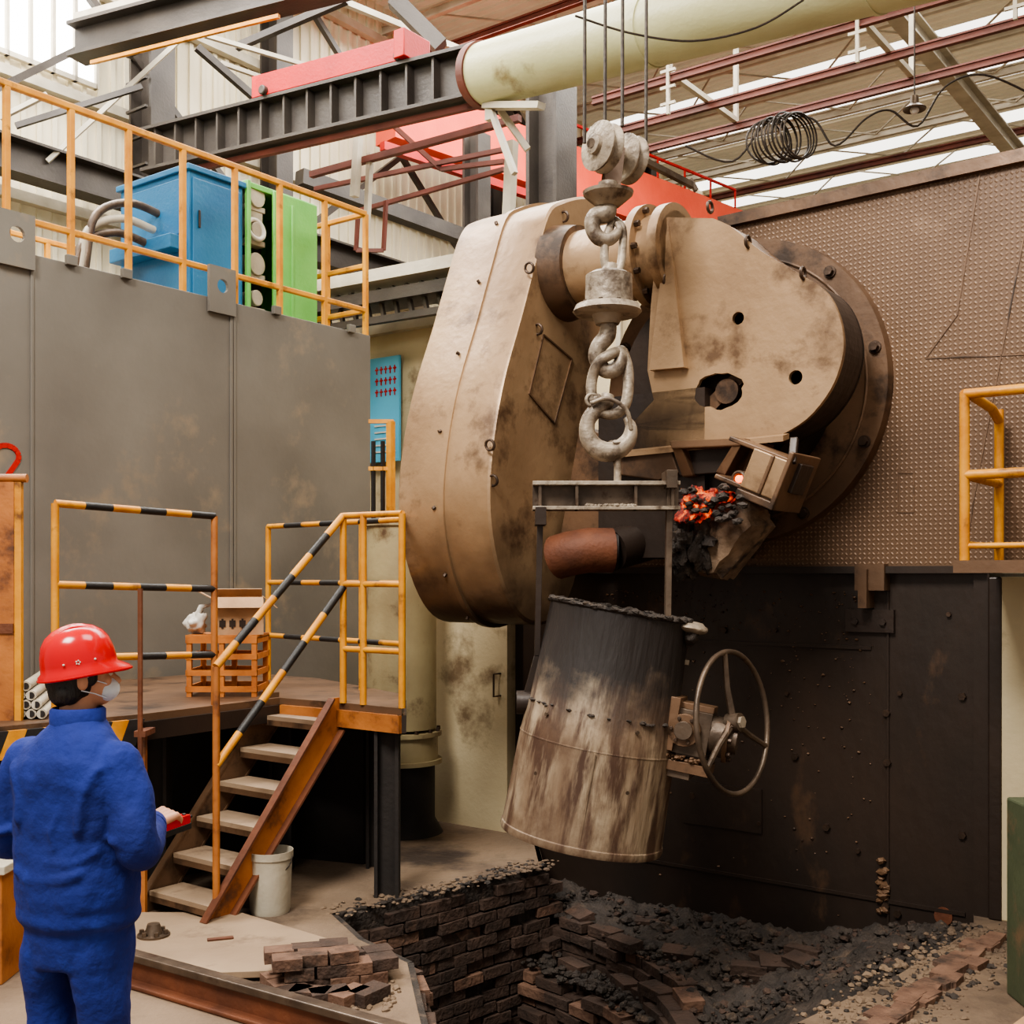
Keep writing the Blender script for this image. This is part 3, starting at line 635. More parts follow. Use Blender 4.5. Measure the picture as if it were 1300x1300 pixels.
# ================================================================ work platform
PZ=1.10
pf=empty('stair_platform')
mb=MB(); mb.m('dustd'); poly=[(-3.6,5.0),(-2.9,5.3),(-2.0,6.15),(-1.42,6.98),(-.99,6.7),(-.62,6.42),(-.69,7.2),(-1.4,8.3),(-2.2,8.9),(-3.4,7.4)]
mb.prism([V(x,y,PZ) for x,y in poly],(0,0,-.04))
for i in range(8):
    a,b=V(*poly[i],0),V(*poly[i+1],0)
    if i in(0,1):
        n=14
        for k in range(n):
            mb.m('black' if k%2 else 'yellow'); p,q=a.lerp(b,k/n),a.lerp(b,(k+1)/n); d=V(.035,-.035,0)
            mb.prism([p+d+V(0,0,PZ-.02),q+d+V(0,0,PZ-.02),q+d+V(0,0,PZ-.16)-(q-p)*.6,p+d+V(0,0,PZ-.16)-(q-p)*.6],(-.02,.02,0))
    mb.m('ochre' if i in(3,4) else 'dark'); mb.beam(a+V(0,0,PZ-.09),b+V(0,0,PZ-.09),.05,.10)
mb.m('soot_shade')
for x,y in((-.72,6.6),(-2.05,6.6),(-1.45,7.2),(-.85,7.25),(-3.0,5.7),(-2.4,7.9)): mb.ibeam((x,y,0),(x,y,PZ-.05),.12,.14,.02)
for a,b in(((-3.3,5.9),(-2.1,6.95)),((-2.1,6.95),(-1.5,7.5)),((-1.5,7.5),(-.95,7.3))): mb.prism([V(*a,0),V(*b,0),V(*b,PZ-.05),V(*a,PZ-.05)],(.02,.02,0))  # black panels added to stand in for the shade below the deck
mb.m('ochre'); mb.beam((-1.98,6.12,0),(-1.98,6.12,PZ-.1),.04,.04)
mb.out('deck',ID,pf,smooth=0)
P0=V(-1.60,5.93,0); vd=V(.597,.802,0); ud=V(-.802,.597,0); run=.98; wd=.52
mb=MB(); 
for k in(0,1):
    o=P0+ud*(wd*k); t=.012
    mb.m('ochre' if k==0 else 'dustd')
    lo=[o+V(0,0,0),o+vd*.13,o+vd*(run)+V(0,0,PZ-.16),o+vd*(run)+V(0,0,PZ+.03),o+vd*(run-.08)+V(0,0,PZ+.03),o+vd*(-.02)+V(0,0,.05)]
    mb.prism(lo,ud*t); e=-1 if k==0 else 1
    mb.m('rust' if k==0 else 'dustd')
    for pp,qq in((lo[1],lo[2]),(lo[5],lo[4])): mb.beam(pp+ud*e*.02,qq+ud*e*.02,.05,.012)
mb.m('dustd')
for i in range(6):
    z=PZ*(i+.6)/6.2; c=P0+vd*(.05+run*(z/PZ))+ud*(wd/2); r=Matrix.Rotation(TH,3,'Z')
    mb.m('plate'); mb.box(c+V(0,0,z),(wd-.02,.22,.025),r); mb.m('dustd'); mb.box(c+V(0,0,z-.02)-vd*.1,(wd-.02,.02,.05),r)
mb.out('stair_flight',ID,pf,smooth=0)
mb=MB(); r=.02
up_z=S(440,655,6.72).z; T=V(-.99,6.70,up_z); Bt=P0+vd*.08; Bt=V(Bt.x,Bt.y,1.37)
mb.m('yellow'); mb.cyl((T.x,T.y,PZ),T,r,n=12); mb.m('ochre'); mb.cyl((Bt.x,Bt.y,.1),Bt,r,n=12)
stripe(mb,T,Bt,.022,.17); stripe(mb,T+V(0,0,-.42),Bt+V(0,0,-.52),.022,.2,'black')
E=V(-.62,6.44,up_z-.0); K=V(-.69,7.15,up_z); Lf=V(-1.75,8.2,up_z); Hm=T.lerp(E,.35)
mb.m('yellow')
for p in(E,Hm,K,V(-.98,7.45,up_z)): mb.cyl((p.x,p.y,PZ),p,r,n=12)
for dz in(0,-.40,-.78):
    mb.m('yellow'); mb.cyl(T+V(0,0,dz),E+V(0,0,dz),.018,n=10); mb.cyl(E+V(0,0,dz),K+V(0,0,dz),.018,n=10); stripe(mb,K+V(0,0,dz),Lf+V(0,0,dz),.018,.2)
mb.m('yellow'); mb.cyl((Lf.x,Lf.y,PZ),Lf,r,n=12)
G1=V(-2.36,5.90,2.22); G2=V(-1.72,6.60,2.19); 
for p in(G1,G2): mb.m('ochre' if p is G2 else 'yellow'); mb.cyl((p.x,p.y,PZ),p,r,n=12)
for dz in(0,-.42,-.80): stripe(mb,G1+V(0,0,dz),G2+V(0,0,dz),.02,.17)
mb.out('handrails',ID,pf)
mb=MB(); mb.m('ochre'); c=S(0,750,5.9); mb.bb((c.x-.3,c.y-.02,PZ),(c.x+.08,c.y+.02,2.33)); mb.m('yellow'); mb.beam((c.x+.09,c.y,PZ),(c.x+.09,c.y,2.33),.03,.05); mb.m('ochre'); mb.cyl((c.x-.3,c.y,2.35),(c.x+.14,c.y,2.35),.022); mb.m('rust'); mb.bb((c.x-.3,c.y-.03,1.55),(c.x+.08,c.y-.02,1.6)); mb.out('ochre_gate_panel',smooth=30)
mb=MB(); c=S(40,885,5.9)
for i in range(4):
    for j in range(4-i):
        p=V(c.x-.12+j*.055+i*.027,c.y+.02,PZ+.03+i*.048); mb.m('beamlt'); mb.tube([p,p+V(-.2,.7,0)],.026,12); mb.m('soot_shade'); mb.cyl(p,p+V(0,-.002,0),.018,n=12)  # black end discs paint the shade inside the pipe bores
mb.out('pipe_stack')
mb=MB(); mb.m('rust'); p=S(178,750,6.0); p.z=1.78; mb.cyl((p.x,p.y,.78),p,.014,n=8); mb.bb((p.x-.03,p.y-.01,1.0),(p.x+.03,p.y+.16,1.03)); mb.out('upright_iron_rod')
mb=MB(); c=S(290,872,7.2); c.z=PZ; mb.m('orange')
for z in(.03,.13,.23,.33): 
    mb.bb((c.x-.22,c.y-.18,PZ+z),(c.x+.22,c.y-.165,PZ+z+.035)); mb.bb((c.x+.205,c.y-.18,PZ+z),(c.x+.22,c.y+.18,PZ+z+.035)); mb.bb((c.x-.22,c.y-.18,PZ+z),(c.x-.205,c.y+.18,PZ+z+.035)); mb.bb((c.x-.22,c.y+.165,PZ+z),(c.x+.22,c.y+.18,PZ+z+.035))
for x in(-.2,0,.2):
    for y in(-.16,.16): mb.bb((c.x+x-.015,c.y+y-.015,PZ),(c.x+x+.015,c.y+y+.015,PZ+.38))
mb.bb((c.x-.22,c.y-.18,PZ+.36),(c.x+.22,c.y+.18,PZ+.38)); mb.out('slatted_crate',smooth=0)
mb=MB(); mb.m('card'); z=PZ+.38; rz=Matrix.Rotation(.25,3,'Z'); k=V(c.x+.06,c.y-.02,z)
def cb(x,y,zz,dx,dy,dz,rr=None): mb.box(k+rz@V(x,y,zz),(dx,dy,dz),rz@rr if rr else rz)
cb(0,0,.006,.31,.24,.008); cb(0,-.12,.11,.31,.006,.22); cb(0,.12,.11,.31,.006,.22); cb(-.155,0,.11,.006,.24,.22); cb(.155,0,.11,.006,.24,.22)
cb(0,-.155,.20,.31,.09,.005,Matrix.Rotation(.8,3,'X')); cb(-.20,0,.25,.11,.24,.005,Matrix.Rotation(.5,3,'Y')); cb(.20,0,.20,.11,.24,.005,Matrix.Rotation(.7,3,'Y')); cb(0,.09,.25,.31,.10,.005,Matrix.Rotation(-.7,3,'X'))
mb.m('dark'); 
for i in range(4): cb(-.09+i*.06,-.125,.07,.038,.004,.040); cb(-.09+i*.06,-.126,.07,.012,.005,.06)
mb.out('cardboard_box',smooth=0)
mb=MB(); blob(mb,V(c.x-.18,c.y-.05,PZ+.38+.07),(.055,.08,.075),None,.05,'white',36,14); mb.m('white'); mb.tube([(c.x-.18,c.y-.05,PZ+.50),(c.x-.16,c.y-.05,PZ+.55),(c.x-.10,c.y-.03,PZ+.565)],[.02,.018,.008],8); mb.out('plastic_bag',smooth=70)
mb=MB(); c=S(343,1155,6.28); c.z=0; mb.m('beamlt'); mb.lathe([(.105,0),(.11,.02),(.12,.30),(.126,.30),(.126,.34),(.12,.34),(.118,.33),(.10,.03),(.0,.03)],Matrix.Translation(c),28); mb.m('rope'); mb.tube([c+V(math.cos(t)*.128,-.05*math.sin(t)-.03,.31-.10*math.sin(t)) for t in [math.pi*i/12 for i in range(13)]],.004,6); mb.out('paint_bucket')
mb=MB(); mb.m('ochre'); c=V(-2.30,5.15,0); mb.bb((c.x-.4,c.y,0),(c.x,c.y+.3,.5)); mb.m('beamlt'); mb.bb((c.x-.4,c.y-.02,.5),(c.x+.02,c.y+.32,.54)); mb.m('rust'); mb.bb((c.x-.35,c.y-.01,.1),(c.x-.05,c.y,.4)); mb.out('tool_chest',bevel=.01,smooth=0)
# ================================================================ overhead steel
mb=MB(); mb.m('girder'); zg=6.72; p=Fz(604,95,zg); q=Fz(190,195,zg)
mb.ibeam(p,q,.3,.5,.035)
for i in range(14):
    t=p.lerp(q,(i+.3)/14); mb.beam(t+V(0,0,-.22),t+V(0,0,.22),.24,.03)
mb.m('purlin'); mb.beam(p+V(0,0,-.30),q+V(0,0,-.30),.06,.06)
mb.out('crane_runway_girder',FM,smooth=0)
mb=MB(); mb.m('red'); t0=p.lerp(q,.18); t1=p.lerp(q,.62); up=V(0,0,.37)
mb.beam(t0+up,t1+up,.3,.24); mb.bb((t0.x-.02,t0.y-.2,t0.z+.26),(t0.x+.12,t0.y+.2,t0.z+.54)); mb.m('girder'); mb.cyl(t0+V(.0,-.18,.30),t0+V(0,.18,.30),.05); mb.cyl(t1+V(.2,-.17,.30),t1+V(.2,.17,.30),.05); mb.out('red_crane_end_carriage',FM,smooth=30,bevel=.01)
mb=MB(); mb.m('pipe'); p=Fd(612,96,11.0); q=Fd(1000,-8,8.6); e=q+(q-p)*1.2; mb.cyl(p,e,.29,n=48); x,y,z=fr(e-p)
mb.m('purlin'); mb.cyl(p-z*.04,p+z*.05,.31,n=48); mb.m('pipe'); 
for k in(.28,.55,.85): w=p.lerp(e,k); mb.cyl(w,w+z*.04,.30,n=48)
mb.m('beamlt'); mb.beam(p+V(0,0,-.3)+z*.1,p+V(0,0,-1.0)+z*.45,.05,.05); mb.beam(p+V(0,0,-.3)+z*.1,p+V(0,0,-.45)+z*.1,.06,.06)
mb.beam(p+V(0,0,-.30)+z*.05,p+V(0,0,-.42)+z*.8,.1,.06)
mb.out('overhead_ventilation_pipe',FM)
mb=MB(); mb.m('girder'); c=Fd(700,300,14); mb.ibeam((c.x,c.y,0),(c.x,c.y,7.9),.45,.45,.05); mb.out('steel_column',FM,smooth=0)
mb=MB(); mb.m('girder'); c=Fd(193,200,14.2); mb.ibeam((c.x,c.y,0),(c.x,c.y,10.8),.35,.45,.04)
for i in range(22): mb.bb((c.x-.2,c.y-.24,3+i*.35),(c.x+.2,c.y-.2,3.03+i*.35))
mb.out('steel_column.001',FM,smooth=0)
mb=MB(); mb.m('girder'); c=Fd(605,300,17); mb.ibeam((c.x,c.y,0),(c.x,c.y,8.4),.3,.3,.04); mb.out('steel_column.002',FM,smooth=0)
mb=MB(); mb.m('girder'); p=Fz(-20,112,8.0); q=Fz(330,-5,8.0); p.x=max(p.x,-10.3); mb.ibeam(p,q+(q-p)*.6,.3,.4,.04)
mb.m('beamlt'); mb.beam(p+V(0,0,.3),q+(q-p)*.6+V(0,0,.3),.08,.08); mb.m('yellow'); mb.beam(p+V(.3,0,-.3),q+V(.3,0,-.3),.04,.04)
mb.out('upper_crane_girder',FM,smooth=0)
mb=MB(); mb.m('pink'); p=Fd(490,150,17); q=Fd(930,285,22.6); p.z=8.75; q.z=8.55; mb.beam(p,q,.5,.9); mb.m('red'); 
mb.beam(p+V(.3,-.4,-.7),q+V(.3,-.4,-.7),.12,.12)
for i in range(12): t=p.lerp(q,i/11)+V(.2,-.3,0); mb.beam(t+V(0,0,.45),t+V(0,0,.8),.03,.03)
mb.beam(p+V(.2,-.3,.8),q+V(.2,-.3,.8),.04,.04)
mb.out('bridge_crane_girder',FM,smooth=0)
mb=MB(); mb.m('purlin')
for (x0,y0,x1,y1,d0,d1,w) in((395,222,660,150,13.5,11.8,.07),(400,240,640,190,14,12.5,.05),(455,268,640,215,14,12.8,.05),(240,170,420,120,14,13,.06),(500,160,560,215,13,13,.05),(560,215,640,205,13,12.5,.05),(455,265,452,318,13,13,.04),(490,255,487,318,13,13,.04),(452,318,487,318,13,13,.04)):
    mb.beam(Fd(x0,y0,d0),Fd(x1,y1,d1),w,w)
mb.m('beamlt')
for (x0,y0,x1,y1,d0,d1,w) in((455,175,450,250,13,13,.08),(470,195,465,300,13,13,.06),(650,180,645,290,12,12,.10),(635,140,670,190,11,11,.06),(260,45,480,110,13.5,15,.05),(280,80,480,150,14,15.5,.05),(430,0,600,70,15,16,.08),(60,205,240,40,13,13.5,.05),(0,150,60,120,12.5,12.5,.05)):
    mb.beam(Fd(x0,y0,d0),Fd(x1,y1,d1),w,w)
mb.m('girder')
for (x0,y0,x1,y1,d0,d1,w) in((380,225,640,320,15,17.5,.2),(250,60,330,130,13.5,14,.08),(20,160,180,110,12.5,13,.06),(500,0,560,60,15,15,.2),(300,60,440,0,14,13.5,.08)):
    mb.beam(Fd(x0,y0,d0),Fd(x1,y1,d1),w,w)
mb.out('overhead_steelwork',FM,smooth=0)
mb=MB(); mb.m('purlin')
hz=7.3
for y in(100,148,182):
    p=Fz(850,y,hz); q=V(p.x+9,p.y,hz); mb.ibeam(p+V(-1.0,0,0),q,.06,.09,.02)
mb.m('beamlt')
yb=Fz(850,100,hz).y; ye=Fz(850,182,hz).y
for px in(850,1090,1290):
    a=Fb(px,100,yb).x; mb.beam((a,yb,hz+.05),(a,yb,hz+1.0),.05,.05); mb.beam((a,ye,hz+.05),(a,ye,hz+1.0),.05,.05); mb.beam((a,yb,hz+.07),(a,ye,hz+.07),.06,.06); mb.beam((a,yb,hz+1.0),(a,ye,hz+1.0),.06,.06)
    for i in range(4): mb.bb((a-.09,yb-.05,hz-.3+i*.18),(a+.09,yb-.02,hz-.27+i*.18))
    mb.beam((a,yb-.03,hz-.4),(a,yb-.03,hz+.5),.035,.035)
mb.out('busbar_rails',FM,smooth=0)
mb=MB(); mb.m('rope'); c=Fd(975,180,9)
for i in range(11): mb.torus(c+V(i*.026,rj(.02),rj(.012)),(.92,-.38+rj(.12),rj(.08)),.17+rj(.012),.008,28,5)
mb.torus(c,(.6,-.8,0),.17,.009,28,5)
pts=[Fd(x,y,9) for x,y in((870,185),(930,205),(975,155),(1030,150),(1060,185),(1100,150),(1130,140),(1165,160),(1200,110),(1250,95),(1320,125))]
mb.tube(smoothloop(pts,6,False),.009,6); mb.tube(smoothloop([Fd(x,y,8.0) for x,y in((730,20),(800,42),(880,52),(960,35),(1020,0))],6,False),.008,6)
mb.out('hanging_cable_coil',FM)
mb=MB(); c=Fd(1161,135,9); mb.m('steel'); mb.lathe([(.0,.08),(.03,.08),(.035,.02),(.09,-.02),(.085,-.03),(.0,-.0)],Matrix.Translation(c)); mb.m('white'); mb.sph(c+V(0,0,-.03),.035); mb.m('rope'); mb.cyl(c+V(0,0,.08),c+V(0,0,.9),.006,n=6); mb.out('pendant_lamp',FM)
mb=MB(); p=Fd(405,372,12.2); q=Fd(640,330,10.9); q.z=p.z; mb.m('beamlt'); mb.beam(p,q,.5,.12); mb.m('girder'); mb.beam(p+V(0,0,-.2),q+V(0,0,-.2),.4,.12)
for i in range(14): t=p.lerp(q,i/13); mb.beam(t+V(0,-.1,-.1),t+V(.08,-.1,-.42),.04,.04)
mb.beam(p+V(0,-.1,-.42),q+V(0,-.1,-.42),.07,.07)
mb.m('beamlt'); mb.beam((p.x,p.y,0),(p.x,p.y,p.z),.1,.1); mb.beam((q.x-.5,q.y+.2,0),(q.x-.5,q.y+.2,q.z),.1,.1)
mb.out('elevated_walkway',FM,smooth=0)
mb=MB(); mb.m('black')
for px in(474,486,498): p=Fd(px,620,8.9); mb.beam((p.x,p.y,0),(p.x,p.y,Fd(px,560,8.9).z),.025,.025)
mb.m('yellow'); 
for y in(535,595): mb.beam(Fd(468,y,8.9),Fd(500,y,8.9),.03,.03)
p=Fd(496,535,8.9); mb.beam((p.x,p.y,0),p,.05,.05); mb.out('gate_barrier',FM,smooth=0)
# ================================================================ LADLE
ld=empty('casting_ladle')
DL=5.8
top=S(787,778,DL); bot=S(737,1064,DL); ax=(top-bot).normalized(); cen=(top+bot)/2; H=(top-bot).length/2
x=V(1,0,0); x=(x-ax*x.dot(ax)).normalized(); y=ax.cross(x); LM=Matrix.Translation(cen)@Matrix((x,y,ax)).transposed().to_4x4()
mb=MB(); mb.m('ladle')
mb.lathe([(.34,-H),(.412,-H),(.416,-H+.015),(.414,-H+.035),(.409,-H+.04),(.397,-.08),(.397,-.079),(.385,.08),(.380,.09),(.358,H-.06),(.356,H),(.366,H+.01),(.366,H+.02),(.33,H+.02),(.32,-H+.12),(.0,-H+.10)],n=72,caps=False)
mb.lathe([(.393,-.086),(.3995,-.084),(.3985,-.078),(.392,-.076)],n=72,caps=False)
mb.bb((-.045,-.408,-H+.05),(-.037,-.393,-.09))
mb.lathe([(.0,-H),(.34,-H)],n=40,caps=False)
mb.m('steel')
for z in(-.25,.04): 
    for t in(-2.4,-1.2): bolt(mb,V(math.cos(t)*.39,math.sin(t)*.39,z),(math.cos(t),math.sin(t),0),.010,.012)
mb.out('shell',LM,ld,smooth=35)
mb=MB(); mb.m('slag')
n=90
for i in range(n):
    t=2*math.pi*i/n; mb.rock(V(math.cos(t)*.350,math.sin(t)*.350,H+.018+rj(.006)),.020+R()*.014,.5)
for i in range(26):   # crusty overlap seam part-way down the shell
    t=-2.9+R()*2.7; mb.rock(V(math.cos(t)*.384,math.sin(t)*.384,.085+rj(.006)),.010+R()*.012,.4)
blob(mb,V(.34,-.08,H-.01),(.10,.14,.03),None,.02,'hook',28,12); blob(mb,V(.34,-.1,H-.06),(.05,.09,.04),None,.03,'slag',28,12); mb.m('soot_shade'); mb.cyl(V(0,0,H-.04),V(0,0,H-.01),.33,n=40)
mb.out('rim_skull',LM,ld,smooth=40)
mb=MB()
l=S(676,630,DL); r_=S(861,626,DL); mb.m('hook'); w=.16; zt_=S(0,612,DL).z; zb=S(0,648,DL).z
mb.bb((l.x,DL-w/2,zt_-.02),(r_.x,DL+w/2,zt_)); mb.m('steel'); mb.bb((l.x,DL-.012,zb),(r_.x,DL+.012,zt_)); mb.m('hook'); mb.bb((l.x,DL-w/2,zb),(r_.x,DL+w/2,zb+.018))
mb.m('steel')
for t in(.05,.3,.7,.95): xx=l.x+(r_.x-l.x)*t; mb.bb((xx-.008,DL-w/2+.01,zb),(xx+.008,DL+w/2-.01,zt_))
mb.m('hook')
for i in range(40): mb.rock((l.x+(r_.x-l.x)*(.35+.35*R()),DL-w/2+R()*.05,zb+.022),.008+R()*.012)
for px,y0,y1,kx in((686,648,832,-4),(850,602,830,-3)):
    a=S(px,y0,DL-.0); b=S(px+kx,y1,DL); mb.m('dark' if px<700 else 'steel'); mb.beam(a,b,.05,.03); mb.box(S(px,y0+8,DL),(.055,.2,.09))
a=S(846,836,DL); mb.m('hook'); mb.box(a,(.21,.16,.025),Matrix.Rotation(.15,3,'Y')); mb.box(a+V(0,0,-.05),(.10,.12,.07)); mb.m('steel'); mb.box(a+V(.03,0,-.18),(.04,.12,.24)); 
tL=LM@V(-.40,0,.05); tR=LM@V(.40,0,.02); b=S(682,832,DL)
mb.m('dark'); mb.beam(b,tL+V(.0,0,0),.045,.03); mb.cyl(tL+V(-.04,0,0),tL+V(.05,0,0),.06)
mb.m('steel'); mb.cyl(tR+V(-.05,0,0),tR+V(.12,0,0),.07)
mb.out('bail_frame',ID,ld,smooth=30,bevel=.004)
mb=MB(); g=S(872,932,DL-.12); k=Matrix.Rotation(math.radians(10),3,'Y')@Matrix.Rotation(-.3,3,'Z')
def gb(x,y,z,dx,dy,dz,key): mb.m(key); mb.box(g+k@V(x,y,z),(dx,dy,dz),k)
def gc(p,q,r,key,n=20): mb.m(key); mb.cyl(g+k@V(*p),g+k@V(*q),r,n=n)
gb(.0,.0,.02,.24,.2,.22,'steel'); gb(-.09,-.02,.05,.10,.24,.26,'dustd'); gb(.0,0,-.15,.30,.24,.05,'dustd'); gb(-.05,0,-.19,.22,.2,.04,'steel'); gb(.02,-.0,.145,.2,.16,.03,'dustd'); gb(-.13,-.02,-.06,.10,.18,.05,'hook')
gc((.10,0,.02),(.19,0,.02),.10,'steel'); gc((.19,0,.02),(.21,0,.02),.12,'dustd'); gc((.21,0,.02),(.25,0,.02),.07,'steel'); gc((0,-.1,.03),(0,-.14,.03),.08,'dustd'); gc((0,-.14,.03),(0,-.17,.03),.045,'steel')
mb.m('bolt')
for i in range(8): t=i*math.pi/4; bolt(mb,g+k@V(.21,math.cos(t)*.1,.02+math.sin(t)*.1),k@V(1,0,0),.014,.02)
for i in range(6): t=i*math.pi/3; bolt(mb,g+k@V(math.cos(t)*.062,-.14,.03+math.sin(t)*.062),k@V(0,-1,0),.010,.014)
for xx in(-.12,.12):
    for yy in(-.1,.1): bolt(mb,g+k@V(xx,yy,-.125),k@V(0,0,1),.014,.03)
gb(-.22,.05,.05,.16,.08,.08,'dark')
mb.m('dustd')
for i in range(50): mb.rock(g+k@V(rj(.14),-.10+rj(.03),-.12+R()*.02),.008+R()*.012)
mb.out('tilting_gearbox',ID,ld,smooth=35,bevel=.008)
hw=S(931,917,DL-.22); hn=V(.76,-.64,.10).normalized()
mb=MB(); mb.m('steel'); mb.torus(hw,hn,.345,.014,64,10); mb.cyl(hw-hn*.03,hw+hn*.04,.045); mb.m('hook'); mb.cyl(hw+hn*.04,hw+hn*.055,.03,n=6); mb.m('steel')
xx,yy,_=fr(hn)
for t in(100,220,340):
    t=math.radians(t-6); e=hw+(xx*math.cos(t)+yy*math.sin(t))*.345; mb.tube([hw,hw.lerp(e,.5)+hn*-.01,e],[.020,.016,.014],8)
mb.m('steel'); mb.cyl(g+k@V(.22,0,.02),hw,.025); mb.out('handwheel',ID,ld)
# ================================================================ HOOK ASSEMBLY
hk=empty('crane_hook_block'); D=DL
def s(px,py,dd=0): return S(px,py,D+dd)
mb=MB(); axd=V(-.80,-.60,.05).normalized()
c1=s(765,187,-.03); c2=s(797,202,.16)
for c_,r0 in((c1,.125),(c2,.125)):
    mx_=Matrix.Translation(c_)@Matrix((fr(axd)[0],fr(axd)[1],axd)).transposed().to_4x4()
    mb.m('hook'); mb.lathe([(.02,-.03),(r0,-.035),(r0,-.025),(r0-.025,0),(r0,.025),(r0,.035),(.09,.04),(.05,.045),(.05,.07),(.02,.075),(0,.075)],mx_,36,False); mb.lathe([(0,-.03),(.05,-.03)],mx_,24,False)
mb.m('steel'); mb.cyl(c1-axd*-.08,c2-axd*.08,.025)
mb.m('dustd'); mb.beam((c1+c2)/2+V(0,0,.02),s(774,245),.05,.10)
mb.m('steel'); mb.beam(s(800,195,.2),s(880,236,.5),.03,.03); mb.beam(s(876,228,.5),s(884,242,.5),.04,.02)
mb.m('hook'); mb.cyl(s(772,262),s(772,248),.06,.125,n=28); mb.cyl(s(772,248),s(772,244),.125,.13,n=28); mb.cyl(s(772,244),s(772,232),.05)
def path(pts,rs,n=12,key='hook',ry=1):
    P=smoothloop([s(*p) for p in pts],5,False); k=len(P); m_=len(rs)-1; rr=[]
    for i in range(k):
        u=i/(k-1)*m_; j=min(int(u),m_-1); rr.append(rs[j]*(1-(u-j))+rs[j+1]*(u-j))
    mb.m(key); mb.tube(P,rr,n,ry=ry)
path([(772,258),(770,270),(756,275),(752,288),(760,302),(775,303),(786,292),(782,282)],[.04,.05,.045,.04,.04,.035,.022,.01])
path([(778,278,.05),(790,290,.03),(790,320,.02),(786,342),(776,346),(768,335),(768,310),(772,295),(778,280,.05)],[.022,.022,.022,.022,.022])
mb.cyl(s(774,352),s(774,335),.05,.035)
mb.m('hook'); mb.cyl(s(773,388),s(773,350),.122,.118,n=36); mb.cyl(s(773,350),s(773,346),.118,.09,n=36); mb.cyl(s(771,396),s(771,388),.175,.16,n=40); mb.cyl(s(771,400),s(771,396),.16,.175,n=40); mb.cyl(s(771,412),s(771,400),.06,.08); 
mb.m('steel')
for i in range(10): t=i*math.pi/5; p=s(771,391)+V(math.cos(t)*.145,math.sin(t)*.145,0); bolt(mb,p,(0,0,1),.012,.02)
path([(772,405),(771,425),(760,440),(757,455),(768,470),(782,468),(789,452),(784,440)],[.04,.045,.042,.04,.04,.04,.028,.012])
# lower hanger link: long oval with flat waist
path([(790,445,.04),(797,468,.02),(797,500),(790,520),(775,526),(757,520),(751,500),(752,480),(760,460,-.03),(775,450,-.03),(790,445,.04)],[.028]*5,ry=1)
path([(772,500),(768,512),(756,521),(746,536),(747,556),(760,571),(780,573),(797,560),(801,542),(794,530)],[.03,.044,.040,.038,.044,.052,.050,.042,.030,.014])
path([(750,512,-.05),(772,506,-.06),(795,520,-.05),(801,545,-.03)],[.011,.011,.011])
mb.m('hook'); mb.sph(s(757,507),.032); mb.torus(s(752,508,-.02),(0,1,0),.03,.010)
path([(783,560,-.03),(784,580),(784,612)],[.022,.018,.02]); path([(776,560,.03),(783,590,.01),(785,612)],[.016,.016,.016]); 
mb.out('hook_and_links',ID,hk,smooth=50)
mb=MB(); mb.m('rope')
for px,py,dd,tx in((742,182,-.1,741),(768,160,0,769),(790,160,.05,793),(820,195,.2,824)):
    a=S(px,py,D+dd); b=V(a.x+.02,a.y+.02,9.6); mb.cyl(a,b,.009,n=8)
mb.out('wire_ropes',ID,hk)
# ================================================================ WORKER
wk=empty('foundry_worker'); BR=-18
WM=Matrix.Translation((-1.30,3.42,0))@Matrix.Rotation(math.radians(BR),4,'Z')
def vox(s_): return ('REMESH',dict(mode='VOXEL',voxel_size=s_,use_smooth_shade=True))
tex=bpy.data.textures.new('cloth_folds','CLOUDS'); tex.noise_scale=.14; tex.noise_depth=0
tex2=bpy.data.textures.new('cloth_creases','CLOUDS'); tex2.noise_scale=.05; tex2.noise_depth=1
def loft(mb,secs,n=28,p=2.3):
    rs=[]
    for (cx,cy,cz,a,b) in secs:
        ring=[]
        for i in range(n):
            t=2*math.pi*i/n; c_,s_=math.cos(t),math.sin(t); e=2/p
            ring.append(V(cx+a*math.copysign(abs(c_)**e,c_),cy+b*math.copysign(abs(s_)**e,s_),cz))
        rs.append(ring)
    mb.rings(rs)
mb=MB(); mb.m('cloth')
loft(mb,[(0,0,.820,.176,.134),(0,0,.835,.186,.142),(0,0,.875,.184,.140),(0,.0,.89,.190,.146),(0,0,.94,.192,.147),(0,0,1.0,.185,.140),(0,0,1.08,.186,.138),(0,-.005,1.17,.19,.138),(0,-.01,1.25,.192,.135),(0,-.01,1.30,.180,.125),(0,-.01,1.345,.152,.108),(0,-.005,1.38,.118,.094),(0,-.0,1.41,.085,.082),(0,.0,1.435,.066,.072)])
loft(mb,[(0,0,.70,.150,.112),(0,0,.78,.162,.124),(0,0,.86,.160,.122)])
for sx in(-1,1):
    loft(mb,[(sx*.095,0,.10,.062,.07),(sx*.096,.0,.16,.068,.075),(sx*.096,.0,.3,.066,.078),(sx*.095,.01,.46,.07,.08),(sx*.092,.0,.6,.076,.09),(sx*.085,0,.74,.082,.11),(sx*.08,0,.82,.076,.11)],20,2)
def limb(mb,pts,rr):
    P=smoothloop([Vector(p) for p in pts],6,False); k=len(P); n=len(rr)-1
    rad=[]
    for i in range(k):
        u=i/(k-1)*n; j=min(int(u),n-1); rad.append(rr[j]*(1-(u-j))+rr[j+1]*(u-j))
    mb.tube(P,rad,18)
    mb.sph(P[0],rad[0],n=14); 
armR=[(.150,-.01,1.285),(.200,-.02,1.19),(.232,-.04,1.09),(.232,-.01,1.045),(.190,.08,1.055),(.130,.18,1.075)]
armL=[(-.150,-.01,1.285),(-.205,-.02,1.19),(-.235,-.03,1.09),(-.235,0,1.045),(-.17,.10,1.055),(-.07,.19,1.075)]
for A_ in(armR,armL): limb(mb,A_,[.080,.070,.064,.062,.054,.046])
